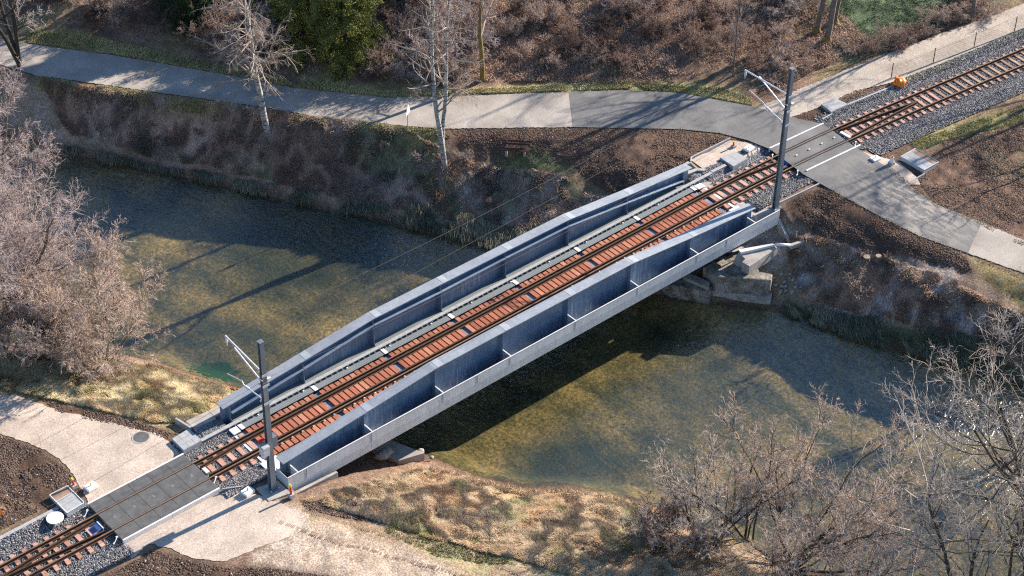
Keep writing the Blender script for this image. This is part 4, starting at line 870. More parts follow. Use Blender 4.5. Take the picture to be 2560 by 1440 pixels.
shaft([(33.69, 1.94), (34.57, 1.84), (34.62, 1.07), (33.65, 1.04)], .02, 'square pale shaft cover in gravel at the far end of the cable trough', False, None, (2, 1))
shaft([(40.53, 1.97), (41.45, 1.97), (41.54, 1.14), (40.40, 1.20)], .02, 'square pale shaft cover beside the gravel path beyond the far crossing', False, None, (1, 1))
shaft([(40.02, -3.37), (40.02, -4.75), (41.05, -4.75), (41.08, -3.38)][::-1], .10, 'white-framed shaft grating with an earth-filled end right of the asphalt road', True, 0, (1, 3))
def lids(x0, x1, y, label, z=-.05, wdt=.16, f=lambda x: 0.0):
    o = empty('cable_trough', (x0, y, z), label, 'cable trough'); x = x0
    while x < x1 - .1:
        x2 = min(x + .9, x1); dz = 0; MB().hexa([(x - x0 + .004, f(x) - wdt / 2, -.1), (x2 - x0 - .004, f(x2) - wdt / 2, -.1), (x2 - x0 - .004, f(x2) + wdt / 2, -.1), (x - x0 + .004, f(x) + wdt / 2, -.1), (x - x0 + .004, f(x) - wdt / 2, 0), (x2 - x0 - .004, f(x2) - wdt / 2, 0), (x2 - x0 - .004, f(x2) + wdt / 2, 0), (x - x0 + .004, f(x) + wdt / 2, 0)]).build('trough_lid', M['conc_grey'], o); x = x2
lids(-9, -.86, 1.77, 'grey cable trough lids leading left from the framed shaft cover'); lids(32.66, 33.62, 1.44, 'short run of trough lids between rear girder end and pale shaft cover', -.02, .16, lambda x: -.03 * (x - 32.66))
lids(41.55, 44.6, 1.22, 'pale edging strip between ballast and earth beyond the far crossing', -.03, .09, lambda x: -.105 * (x - 41.55))
lids(39.75, 40.42, 1.13, 'short pale edging strip left of the cover beyond the far crossing', -.03, .06, lambda x: .02)
lids(38.0, 40.0, -4.83, 'pale concrete edging below the white-framed shaft grating', .0, .05, lambda x: .0)
def box_base(u, v, label, rz=.1, stick='yellow', z=-.06):
    p = P(u, v, z); o = empty('concrete_marker', (p[0], p[1], z), label, 'marker base', None, rz)
    MB().box(-.21, .21, -.17, .17, 0, .13).build('concrete_body', M['white'], o, bevel=.012)
    MB().tube([(0, 0, .13), (0, 0, .26)], .026, 10).build('stub_post', M[stick], o, smooth=False); return o
box_base(228, 1220, 'white concrete marker base with a yellow stub at the left edge of the near crossing'); box_base(620, 1232, 'white concrete marker base with a stub beside the near mast footing', .15, 'orange')
box_base(1872, 374, 'white concrete marker base by the pale shaft cover at the far bridge end', .1, 'clip'); box_base(2188, 400, 'white concrete marker base right of the far crossing', -.1, 'clip')
def bollard(u, v, label, z=-.08, hb=.18, hp=.42, lean=.03):
    p = P(u, v, z); o = empty('marker_post', (p[0], p[1], z), label, 'marker post')
    MB().box(-.10, .10, -.10, .10, 0, hb).build('concrete_base', M['concrete'], o, bevel=.01)
    MB().tube([(0, 0, hb), (-lean, 0, hb + hp * .75)], .042, 12).build('red_section', M['red'], o); MB().tube([(-lean, 0, hb + hp * .75), (-lean * 1.3, 0, hb + hp)], [.046, .040], 12).build('yellow_cap', M['yellow'], o)
    return o
bollard(186, 1219, 'red marker post with yellow cap on a concrete cube left of the near crossing', -.08, .16, .36); bollard(729, 1243, 'red marker post with yellow cap in front of the near end of the outer wall', -.12, .18, .5, .02); bollard(1834, 367, 'small red and white marker post on gravel at the far bridge end', -.06, .10, .24)
p = P(2228, 412, -.05); o = empty('wrapped_marker', tuple(p), 'white plastic-wrapped marker post beside the shadow on the road', 'marker post')
MB().box(-.12, .12, -.12, .12, 0, .16).build('concrete_base', M['concrete'], o, bevel=.01); MB().lathe([(.10, .16), (.11, .24), (.075, .34), (.09, .42)], n=9).build('wrapping', M['white'], o); MB().tube([(0, 0, .42), (0, 0, .50)], .05, 10).build('yellow_cap', M['orange'], o)
# round lid and manhole
o = empty('round_lid', (-1.30, 1.30, -.13), 'round white lid standing above the ballast left of the shaft cover', 'lid')
MB().lathe([(.30, .14), (.315, .15), (.315, .175), (.295, .18), (.28, .170), (.02, .170)], n=36).build('lid_plate', M['white'], o, smooth=False); MB().tube([(0, 0, 0), (0, 0, .14)], .12, 20).build('pipe', M['conc_grey'], o)
p = P(353, 1093, -.06)
o = empty('manhole_cover', (p[0], p[1], -.065), 'round dark manhole cover set in the pale gravel', 'manhole'); MB().lathe([(.36, -.05), (.36, .012), (.31, .012)], n=32).build('ring', M['concrete'], o); MB().lathe([(.30, -.04), (.30, .015), (.01, .018)], n=32).build('cover_disc', M['rubber'], o)
p = P(0, 1285, -.05)
o = empty('orange_stake', (p[0] + .02, p[1], -.15), 'orange stake at the left edge of the photo', 'stake'); MB().box(-.03, .03, -.03, .03, 0, .75).build('stake_post', M['orange'], o); MB().box(-.032, .032, -.032, .032, .75, .79).build('stake_cap', M['white'], o)
# orange bag: crumpled
g = np.random.default_rng(5); V = []; F = []; n, m2 = 22, 12
for i in range(m2):
    th = math.pi * i / (m2 - 1)
    for j in range(n):
        ph = 2 * math.pi * j / n; r = .26 * (1 + .28 * math.sin(3 * ph + i) * math.sin(th) + .22 * g.random()); V.append((r * math.sin(th) * math.cos(ph) * 1.1, r * math.sin(th) * math.sin(ph) * .95, .13 + max(-.12, r * math.cos(th) * .75 + .03 * g.normal())))
F = [(i * n + j, (i + 1) * n + j, (i + 1) * n + (j + 1) % n, i * n + (j + 1) % n) for i in range(m2 - 1) for j in range(n)]
o = empty('orange_bag', (44.85, .86, -.08), 'crumpled orange plastic bag at the edge of the ballast', 'bag'); mesh_np('bag_body', V, F, M['orange'], False, o)
b = MB(); b.box(-.06, .08, -.22, -.16, .10, .22); b.box(.10, .20, -.12, -.02, .20, .27); b.build('white_patch', M['white'], o)

# ------------------------------------------------------------------ catenary masts and wires
def hbeam(mb, x, y, z0, z1, w0=.235, w1=.175, d0=.20, d1=.16, tf=.018, tw=.012):
    for yy in (-1, 1):
        a = yy * d0 / 2; b = yy * d1 / 2; t = -yy * tf
        ya, yb_ = sorted((a, a + t)); yc_, yd = sorted((b, b + t))
        mb.hexa([(x - w0 / 2, y + ya, z0), (x + w0 / 2, y + ya, z0), (x + w0 / 2, y + yb_, z0), (x - w0 / 2, y + yb_, z0), (x - w1 / 2, y + yc_, z1), (x + w1 / 2, y + yc_, z1), (x + w1 / 2, y + yd, z1), (x - w1 / 2, y + yd, z1)])
    mb.hexa([(x - tw, y - d0 / 2 + tf, z0), (x + tw, y - d0 / 2 + tf, z0), (x + tw, y + d0 / 2 - tf, z0), (x - tw, y + d0 / 2 - tf, z0), (x - tw, y - d1 / 2 + tf, z1), (x + tw, y - d1 / 2 + tf, z1), (x + tw, y + d1 / 2 - tf, z1), (x - tw, y + d1 / 2 - tf, z1)])
def mast(loc, ztop, arm, label, cabinet, ins=True):
    o = empty('catenary_mast', loc, label, 'mast'); H_ = ztop - loc[2]; Z = lambda z: z - loc[2]; Yt = lambda y: y - loc[1]; Xt = lambda x: x - loc[0]
    b = MB(); hbeam(b, 0, 0, .03, H_); b.build('column', M['mast'], o)
    MB().box(-.10, .10, -.10, .10, H_ + .001, H_ + .012).build('cap', M['mast'], o)
    MB().box(-.22, .22, -.20, .20, 0, .028).build('foot_plate', M['mast'], o, bevel=.006)
    for sx_ in (-1, 1):
        for sy_ in (-1, 1): MB().tube([(sx_ * .17, sy_ * .16, .028), (sx_ * .17, sy_ * .16, .08)], .02, 8).build('anchor_bolt', M['clip'], o)
    y1, zt_, zl, zs, xt, za_, zsd, yst, zst, ys, zc = arm
    a = MB().tube([(0, .10, Z(za_)), (Xt(xt), Yt(y1), Z(zt_))], .036, 10).build('top_tube', M['tube'], o)
    MB().tube([(0, .10, Z(zl)), (Xt(xt) * .4, Yt(yst), Z(zst))], .032, 10).build('strut_tube', M['tube'], o)
    m_ = ((Yt(ys)) * .55)
    MB().tube([(0, .10, Z(zs)), (0, m_, Z(zs) + (zc - zs) * .45)], .026, 8).build('steady_tube', M['tube'], o)
    MB().tube([(0, m_, Z(zs) + (zc - zs) * .45), (0, m_ + .12, Z(zs) + (zc - zs) * .45 + .12), (0, Yt(ys), Z(zc))], .018, 8).build('steady_arm', M['tube'], o)
    prf = []
    for k in range(5): prf += [(.028, k * .05), (.050, k * .05 + .018), (.028, k * .05 + .036)]
    ins_ = MB(); ins_.tube([(0, m_ * .75, Z(zs) + (zc - zs) * .33), (0, m_ * .95, Z(zs) + (zc - zs) * .43)], .048, 10); ins_.build('insulator', M['conc_light'], o)
    b = MB(); b.lathe([(.012, 0), (.05, -.05), (.055, -.2), (.03, -.28), (.012, -.40)][::-1], (Xt(xt), Yt(y1) - .06, Z(zt_) - .03), 10); b.build('hanger_insulator', M['conc_light'], o)
    for zz in (za_, zl, zs):
        for a_, b_ in ((-.138, -.122), (.122, .138)): MB().box(-.145, .145, a_, b_, Z(zz) - .05, Z(zz) + .05).build('clamp', M['galv'], o)
    b = MB()
    for sx_ in (-1, 1): b.box(sx_ * .13 - .012, sx_ * .13 + .012, -.12, .12, Z(5.4) - .02, Z(5.4) + .02)
    b.box(.05, .20, -.20, -.121, Z(5.4) - .04, Z(5.4) + .04); b.build('feeder_bracket', M['clip'], o)
    if cabinet:
        c = MB(); c.box(-.38, -.13, -.20, .10, Z(1.85), Z(2.28)); cb_ = c.build('cabinet', M['galv'], o, bevel=.01)
        MB().hexa([(-.42, -.25, Z(2.285)), (-.11, -.25, Z(2.285)), (-.11, .13, Z(2.285)), (-.42, .13, Z(2.285)), (-.40, -.24, Z(2.32)), (-.12, -.24, Z(2.32)), (-.12, .12, Z(2.34)), (-.40, .12, Z(2.34))]).build('cabinet_roof', M['conc_grey'], o)
        MB().box(.06, .34, -.06, .20, Z(1.95), Z(2.45)).build('switch_box', M['mast'], o, bevel=.01)
        MB().box(-.35, -.15, .10, .16, Z(2.36), Z(2.50)).build('warning_plate', M['red'], o)
    return o
M1 = (5.70, -2.44, -.065); M2 = (32.98, -2.22, -.12)
mast(M1, 7.08, (0.0, 5.72, 5.10, 4.27, 5.77, 5.60, 0, -.62, 5.58, .0, 3.95), 'grey steel catenary mast with cabinets at the near end of the bridge', True)
mast(M2, 7.15, (0.0, 6.16, 5.05, 4.35, 32.55, 5.80, 0, -.62, 6.02, .0, 4.95), 'tall grey steel catenary mast at the far end of the bridge', False)
def wire(pts, r, name, label, sag=.0):
    path = []
    for a, b in zip(pts[:-1], pts[1:]):
        a = Vector(a); b = Vector(b); n = 14; sg_ = sag * (b - a).length ** 2 / 700
        for i in range(n): t_ = i / n; q = a.lerp(b, t_); path.append((q.x, q.y, q.z - 4 * sg_ * t_ * (1 - t_)))
    path.append(tuple(pts[-1])); o = MB(); p0 = Vector(path[0]); o.tube([tuple(Vector(p) - p0) for p in path], r, 6); return tag(o.build(name, M['wire'], loc=path[0]), label, 'wire')
wire([(-30, 0, 5.6), (5.77, 0, 5.66), (32.55, 0, 6.1), (62, -2.6, 6.6)], .006, 'messenger_wire', 'highest thin wire, hanging from the tips of both mast arms', .45)
wire([(-30, 0, 3.95), (5.77, 0, 3.93), (32.98, 0, 4.93), (62, -2.6, 5.1)], .006, 'contact_wire', 'thin contact wire over the middle of the track', .05)
wire([(-30, -2.5, 5.1), (5.85, -2.54, 5.4), (33.05, -2.42, 5.4), (62, -5.0, 5.8)], .0055, 'feeder_wire', 'thin feeder wire clamped to the columns of both masts', .45)
for i, x in enumerate((-1.9, 1.2, 11, 16, 21, 27, 37)):
    zt1 = 5.6 + (.5 * (x - 5.77) / 26.8 if x > 5.77 else 0) - .25 * (1 if 8 < x < 30 else .1); zt0 = 3.93 + (1.0 * (x - 5.77) / 27.2 if x > 5.77 else 0)
    tag(MB().tube([(0, 0, 0), (0, 0, zt1 - zt0 - .2)], .004, 5).build('dropper_wire', M['wire'], loc=(x, 0 if x < 33 else -.35, zt0)), 'thin vertical dropper between the overhead wires, %s from the left' % nth(i), 'wire', 'vertical droppers between the two overhead wires')

# ------------------------------------------------------------------ bench, sign, fence
p = G(1290, 372); o = empty('park_bench', (27.0, 8.45, zt(27.0, 8.45)), 'dark red slatted wooden bench facing the river', 'bench', None, math.atan2(8.10 - 8.74, 27.31 - 26.68))
for k, (yy, zz) in enumerate(((.13, .33), (.02, .33), (-.09, .33))): MB().box(-.65, .65, yy - .045, yy + .045, zz, zz + .03).build('seat_slat', M['wood'], o)
for zz in (.46, .60): MB().hexa([(-.65, .20 + (zz - .46) * .2, zz), (.65, .20 + (zz - .46) * .2, zz), (.65, .235 + (zz - .46) * .2, zz), (-.65, .235 + (zz - .46) * .2, zz), (-.65, .22 + (zz - .46) * .2, zz + .10), (.65, .22 + (zz - .46) * .2, zz + .10), (.65, .255 + (zz - .46) * .2, zz + .10), (-.65, .255 + (zz - .46) * .2, zz + .10)]).build('back_slat', M['wood'], o)
for xx in (-.42, .42): MB().box(xx - .05, xx + .05, -.12, .20, 0, .325).box(xx - .04, xx + .04, .24, .29, .0, .70).build('leg', M['concrete'], o)
p = G(1020, 332)
o = empty('road_sign', p, 'road sign seen from its pale grey back on a post by the path', 'sign', None, math.radians(20)); MB().tube([(0, 0, 0), (0, 0, 1.45)], .022, 10).build('sign_post', M['galv'], o)
s3 = MB(); tri_ = [(-.20, 0, 1.0), (.20, 0, 1.12), (.06, 0, 1.52), (0, 0, 1.55)]; s3.add([(a, -.03, c) for a, b_, c in tri_] + [(a, -.018, c) for a, b_, c in tri_], [(0, 1, 2, 3), (7, 6, 5, 4)] + [(i, 4 + i, 4 + (i + 1) % 4, (i + 1) % 4) for i in range(4)]); s3.build('sign_plate', M['white'], o)
fx = [(42.3, 1.72), (45.0, 1.46), (47.65, 1.05), (50.35, .70), (53.1, .35), (55.9, 0.0), (58.7, -.35)]
fo = empty('wire_fence', (fx[0][0], fx[0][1], -.05), 'low wire mesh fence between gravel path and railway', 'fence')
for x, y in fx[1:]: MB().tube([(x - fx[0][0], y - fx[0][1], 0), (x - fx[0][0], y - fx[0][1], .82)], .024, 8).build('fence_post', M['rail'], fo)
net = MB()
for (xa_, ya_), (xb2, yb2) in zip(fx[1:-1], fx[2:]):
    L_ = math.hypot(xb2 - xa_, yb2 - ya_); nn = 34
    for k in range(nn + 1): t_ = k / nn; X_, Y_ = xa_ + (xb2 - xa_) * t_ - fx[0][0], ya_ + (yb2 - ya_) * t_ - fx[0][1]; net.tube([(X_, Y_, .03), (X_, Y_, .76)], .0028, 3, False)
    for k in range(7): zz = .04 + k * .12; net.tube([(xa_ - fx[0][0], ya_ - fx[0][1], zz), (xb2 - fx[0][0], yb2 - fx[0][1], zz)], .003, 3, False)
net.build('wire_net', M['rail'], fo)
p = G(1990, 598); tag(MB().tube([(0, 0, 0), (0, 0, .45)], .014, 6).build('survey_stake', M['clip'], loc=p), 'thin metal stake at the foot of the sloping wing wall', 'stake')

# ------------------------------------------------------------------ plants: branching generator
def norm(a): return a / (np.linalg.norm(a, axis=-1, keepdims=True) + 1e-9)
def grow(g, P0, D0, L, R0, R1, k, wig, up):
    n = len(P0); pts = np.empty((n, k + 1, 3)); dirs = np.empty((n, k + 1, 3)); pts[:, 0] = P0; d = norm(D0); dirs[:, 0] = d
    for i in range(k):
        d = norm(d + g.normal(0, wig, (n, 3)) + np.array([0, 0, up])); pts[:, i + 1] = pts[:, i] + d * (L / k)[:, None]; dirs[:, i + 1] = d
    rad = R0[:, None] + (R1 - R0)[:, None] * np.linspace(0, 1, k + 1)[None]; return pts, dirs, rad
def spawn(g, pts, dirs, rad, m, t0, ang, angv, lens, lfall=.5, t1=1.0):
    n, K = pts.shape[:2]; idx = np.repeat(np.arange(n), m); t_ = g.uniform(t0, t1, n * m) * (K - 1); i = np.clip(t_.astype(int), 0, K - 2); fr = (t_ - i)[:, None]
    p = pts[idx, i] * (1 - fr) + pts[idx, i + 1] * fr; d = norm(dirs[idx, i] * (1 - fr) + dirs[idx, i + 1] * fr); r = rad[idx, i]
    q = norm(np.cross(d, g.normal(size=d.shape))); a = np.radians(ang + angv * g.normal(size=len(idx)))[:, None]
    nd = d * np.cos(a) + q * np.sin(a); l = lens[idx] * (1 - lfall * (t_ / (K - 1))) * g.uniform(.65, 1.2, len(idx)); return p, nd, l, r
def tubes(sets, sides):
    V, F, b = [], [], 0
    for (pts, dirs, rad), s in zip(sets, sides):
        n, K = pts.shape[:2]; ref = np.where(np.abs(dirs[..., 2:3]) < .9, np.array([0, 0, 1.]), np.array([1., 0, 0])); u = norm(np.cross(dirs, ref)); q = np.cross(dirs, u)
        a = np.arange(s) * 2 * math.pi / s; ring = u[:, :, None] * np.cos(a)[None, None, :, None] + q[:, :, None] * np.sin(a)[None, None, :, None]
        v = pts[:, :, None] + ring * rad[:, :, None, None]; V.append(v.reshape(-1, 3))
        i = (np.arange(n)[:, None, None] * K + np.arange(K - 1)[None, :, None]) * s; j = np.arange(s)[None, None]; j2 = (j + 1) % s
        F.append(np.stack([b + i + j, b + i + j2, b + i + s + j2, b + i + s + j], -1).reshape(-1, 4)); b += n * K * s
    return np.concatenate(V), np.concatenate(F)
def plant(seed, stems, H, spread, r0, lv, wig=.16, up=.05, trunkH=0, lean=(0, 0), k0=8, base_r=.0, stemang=None):
    """lv: list of (children, t0, angle, length ratio, k, wig, up, rmin). Returns list of (pts,dirs,rad)."""
    g = np.random.default_rng(seed); a = g.uniform(0, 2 * math.pi, stems); tilt = (g.uniform(.15, 1, stems) ** .7 * spread) if stems > 1 else np.array([0.0])
    D0 = np.stack([np.cos(a) * np.sin(tilt) + lean[0], np.sin(a) * np.sin(tilt) + lean[1], np.cos(tilt)], -1); P0 = np.stack([np.cos(a) * base_r * g.random(stems), np.sin(a) * base_r * g.random(stems), np.zeros(stems) - .1], -1)
    L = H * g.uniform(.75, 1.1, stems) if stems > 1 else np.array([H * 1.0]); R0 = np.full(stems, r0) * (g.uniform(.6, 1.1, stems) if stems > 1 else 1)
    sets = [grow(g, P0, D0, L, R0, R0 * .25, k0, wig, up)]; cur = sets[0]; ln = L
    for (m, t0, ang, lr, k, wg, u, rm) in lv:
        p, d, l, r = spawn(g, *cur, m, t0, ang, 14, ln * lr); rr = np.maximum(r * .42, rm); cur = grow(g, p, d, l, rr, np.maximum(rr * .35, rm * .6), k, wg, u); sets.append(cur); ln = l
    return sets
def tree_obj(name, loc, sets, split, mt, mc, label, cat, group=None, sides=None, rz=0, scale=None):
    sides = sides or ([8] + [5] + [4] + [3] * 9)[:len(sets)]
    o = empty(name, loc, label, cat, group, rz); 
    if scale: o.scale = scale
    v, f = tubes(sets[:split], sides[:split]); a = mesh_np('trunk', v, f, mt, True, o)
    v, f = tubes(sets[split:], sides[split:]); b = mesh_np('crown', v, f, mc, False, o); return o, [a, b]
TW = .0085
# big pink willows, left edge
def willow(u, v, H, seed, stems, spread, label, mc, z=None, k=1.0, r=.07, rw=.0058, lean=(0, 0), lv=None, nm='willow_tree', mt='bark', br_=.5):
    p = G(u, v); lv = lv or [(15, .15, 38, .46, 5, .16, .04, .012), (int(10 * k), .12, 40, .48, 4, .20, .0, .009), (int(9 * k), .1, 42, .50, 3, .25, -.05, rw)]
    s = plant(seed, stems, H, spread, r, lv, .13, .04, lean=lean, base_r=br_); return tree_obj(nm, p, s, 2, M[mt], M[mc], label, 'tree' if nm.endswith('tree') else 'shrub')
willow(-5, 850, 11.5, 101, 13, .33, 'very tall pinkish bare willow filling the left edge of the photo', 'twig_pink', k=1.35, r=.10)
willow(-60, 640, 10.0, 102, 10, .38, 'pinkish bare willow at the upper left edge, behind the tallest one', 'twig_pink', k=1.3, r=.10)
willow(50, 815, 7.4, 103, 12, .38, 'pinkish bare willow leaning over the river right of the tallest one', 'twig_pink', k=1.35, r=.07)
willow(20, 890, 4.5, 104, 9, .6, 'lower pinkish willow bush at the left edge above the dry grass', 'twig_tan', k=1.25, r=.05)
willow(258, 905, 4.9, 105, 18, .82, 'rounded bushy pink-brown shrub standing on the bank behind the dry grass', 'twig_tan', k=1.3, r=.04, nm='willow_shrub', mt='bark')
willow(130, 900, 3.3, 106, 9, .7, 'low brown shrub between the rounded shrub and the tall willows', 'twig_tan', k=1.0, r=.04, nm='willow_shrub')
# tree at upper left edge (dark trunk)
lvT = [(12, .35, 45, .50, 6, .16, .02, .018), (9, .2, 42, .5, 5, .2, .0, .010), (8, .15, 42, .5, 4, .22, -.02, .006)]
tree_obj('bare_tree', G(52, 165), plant(111, 4, 7.0, .28, .12, lvT, .08, .02, lean=(-.04, .0)), 2, M['bark_dark'], M['twig_grey'], 'dark-trunked bare tree beside the path at the top left corner', 'tree')
# pale trunk tree with broad crown
p = G(668, 322); lvB = [(44, .34, 62, .42, 8, .13, -.03, .013), (11, .2, 42, .42, 5, .2, -.05, .008), (9, .15, 42, .45, 4, .24, -.08, .0050)]
tree_obj('bare_tree', p, plant(121, 1, 8.2, 0, .17, lvB, .045, .0, lean=(-.06, .02), k0=12), 1, M['birch'], M['twig_mid'], 'pale-trunked bare tree with a broad crown between path and river', 'tree')
# twin birch
p = G(1112, 414); sA = plant(131, 1, 10.5, 0, .14, [(26, .28, 50, .25, 7, .15, -.04, .011), (8, .2, 42, .5, 5, .2, -.08, .006), (7, .2, 40, .5, 4, .2, -.12, .0042)], .030, .0, lean=(-.055, .0), k0=14)
sB = plant(132, 1, 10.2, 0, .12, [(26, .28, 50, .25, 7, .15, -.04, .011), (8, .2, 42, .5, 5, .2, -.08, .006), (7, .2, 40, .5, 4, .2, -.12, .0042)], .045, .0, lean=(-.015, .05), k0=14)
for s in sB: s[0][..., 0] += .10; s[0][..., 1] += .14
o = empty('birch_tree', p, 'tall twin-stemmed white birch rising from the bank below the path', 'tree')
for s in (sA, sB): v, f = tubes(s[:1], [10]); mesh_np('trunk', v, f, M['birch'], True, o)
v, f = tubes([x for s in (sA, sB) for x in s[1:]], [5, 3, 3] * 2); mesh_np('crown', v, f, M['twig_mid'], False, o)
# ivy/yellow trunk tree behind path
tree_obj('bare_tree', G(1207, 200), plant(141, 1, 7.0, 0, .13, lvT, .05, .01, lean=(-.03, 0)), 1, M['bark_moss'], M['twig_brown'], 'tree with a yellow lichen-covered trunk in the thicket above the path', 'tree')
tree_obj('young_tree', G(1832, 190), plant(142, 1, 4.6, 0, .05, [(16, .3, 32, .40, 5, .12, .08, .010), (5, .2, 30, .5, 4, .14, .08, .007)], .03, .02), 1, M['bark'], M['twig_light'], 'slender young tree with upswept pale branches near the top right', 'tree')
for i, (u, v, lab) in enumerate(((2066, 108, 'middle trunk of the three mossy trees at the top right'), (2040, 85, 'left trunk of the three mossy trees at the top right'), (2085, 62, 'right and rear trunk of the three mossy trees at the top right'))):
    o, _ = tree_obj('bare_tree', G(u, v), plant(150 + i, 1, 9.5, 0, .17 - .02 * i, lvT, .03, .0, lean=(.02 * i, 0)), 1, M['bark'], M['twig_grey'], lab, 'tree')
    MB().tube([(0, 0, -.1), (.02, -.02, .15), (0, 0, .42)], [.30, .24, .175 - .02 * i], 12).build('mossy_foot', M['bark_moss'], o)
tree_obj('bare_tree', G(2430, 45), plant(156, 1, 7, 0, .12, lvT, .04, .0), 1, M['bark'], M['twig_brown'], 'bare tree behind the gravel path at the top right', 'tree')

def bush_proto(seed, H, spread, stems, m1, m2, m3, r=.02, rw=.008):
    return plant(seed, stems, H, spread, r, [(m1, .15, 38, .50, 4, .2, .02, .010), (m2, .1, 42, .5, 3, .24, .0, .007), (m3, .1, 42, .5, 3, .26, -.03, .0055)], .16, .03, k0=6, base_r=.35)
# protos for the thicket above the path; copies share their meshes
protos = []
for i, (H, sp, st, mc) in enumerate(((2.2, .75, 16, 'twig_brown'), (1.7, .95, 18, 'twig_tan'), (2.6, .6, 14, 'twig_brown'), (1.4, 1.1, 20, 'twig_dark'), (2.0, .8, 16, 'twig_grey'), (1.2, 1.0, 16, 'twig_pink'))):
    protos.append((bush_proto(200 + i, H, sp, st + 4, 9, 7, 6, .018), mc))
first = {}
def bush(k, u, v, label, group, sc=1.0, mc=None):
    p = G(u, v); p = (p[0], p[1], p[2]); rz = random.uniform(0, 6.28)
    key = (k, mc or protos[k][1])
    if key not in first:
        o, ch = tree_obj('bush', p, protos[k][0], 1, M['bark_dark'], M[key[1]], label, 'bush', group, [4, 3, 3, 3], rz, (sc, sc, sc)); first[key] = (o, ch)
    else: o = copy_thing(first[key][0], first[key][1], p, rz, label, group, (sc, sc, sc * random.uniform(.8, 1.15)))
    return o
gb = random.Random(4)
def field_of(poly, n, ks, label, group, s0=.7, s1=1.2, mcs=None, mind=26):
    pts = []; xs_ = [p[0] for p in poly]; ys_ = [p[1] for p in poly]; tries = 0
    while len(pts) < n and tries < 20000:
        tries += 1; q = (gb.uniform(min(xs_), max(xs_)), gb.uniform(min(ys_), max(ys_)))
        if not inside(np.array(poly), np.array([q[0]]), np.array([q[1]]))[0]: continue
        if any(math.hypot(q[0] - a[0], (q[1] - a[1]) * 1.6) < mind for a in pts): continue
        pts.append(q)
    ym = sorted(q[1] for q in pts); nr = 1 if n < 8 else (2 if n < 20 else 4); rn = {1: [''], 2: ['upper', 'lower'], 4: ['topmost', 'upper middle', 'lower middle', 'lowest']}[nr]; rows_ = [[] for _ in rn]
    for i_, q in enumerate(sorted(pts, key=lambda q: q[1])): rows_[i_ * nr // len(pts)].append(q)
    for nm_, rw_ in zip(rn, rows_):
        for i_, q in enumerate(sorted(rw_)):
            lab_ = label + ', ' + nth(i_) + ' from left' + (' in the %s row' % nm_ if nm_ else '')
            bush(gb.choice(ks), q[0], q[1], lab_, group, gb.uniform(s0, s1), gb.choice(mcs) if mcs else None)
field_of([(900, 190), (1190, 195), (1180, 60), (1000, -40), (940, -40), (960, 100), (880, 160)], 24, [0, 1, 2, 4], 'grey-pink bush between evergreen and yellow trunk', 'grey-pink bushes between evergreen and yellow trunk', .7, 1.15, ['twig_brown', 'twig_pink', 'twig_tan'])
field_of([(1230, 175), (1600, 165), (1860, 110), (1850, -30), (1250, -60), (1200, 60)], 40, [0, 1, 3, 3, 4], 'bramble bush on slope above road', 'dark bramble bushes above the road', .35, .8, ['twig_brown', 'twig_brown', 'twig_dark', 'twig_tan'], 30)
field_of([(80, 20), (480, 110), (700, 150), (640, -40), (100, -60)], 26, [0, 1, 4], 'brown bush behind left path', 'brown bushes behind the path on the left', .5, 1.0, ['twig_brown', 'twig_tan', 'twig_dark'], 34)
field_of([(1860, 40), (2030, 110), (1990, 200), (1900, 230), (1860, 150)], 9, [1, 3, 5], 'low bush left of the mossy trees', 'low bushes left of the mossy trees', .4, .75, ['twig_brown', 'twig_tan'], 36)
field_of([(2050, 160), (2160, 150), (2520, 10), (2440, -20), (2300, 60), (2130, 120)], 16, [1, 5, 0], 'low bush between field and gravel path', 'low bushes between field and gravel path', .35, .7, ['twig_brown', 'twig_tan'], 34)
field_of([(1560, 60), (1620, 20), (1600, 0), (1540, 20)], 2, [5], 'pale pinkish bush above the bramble slope', 'pale pinkish bushes on the bramble slope', .9, 1.1, ['twig_pink'], 20)
field_of([(870, 330), (1180, 395), (1140, 430), (850, 350)], 6, [3], 'small scrubby bush near the birch', 'small scrubby bushes on the bank by the birch', .22, .36, ['twig_tan'], 40)
field_of([(2040, -20), (2040, 60), (1960, 40), (1900, -20)], 3, [1, 0], 'grey bush behind the mossy trees', 'grey bushes behind the mossy trees', .8, 1.0, ['twig_grey'], 30)
field_of([(300, 250), (640, 290), (900, 340), (1130, 400), (1400, 470), (1350, 540), (1000, 450), (700, 400), (300, 330)], 14, [3, 5], 'small leafless scrub on the shaded far bank', 'small scrub on the shaded far bank', .16, .34, ['twig_tan', 'twig_brown'], 60)
field_of([(2000, 640), (2150, 600), (2400, 700), (2500, 800), (2300, 800), (2050, 720)], 9, [3, 5], 'small leafless scrub on the bank right of bridge', 'small scrub on the bank right of the bridge', .16, .32, ['twig_tan', 'twig_brown'], 50)
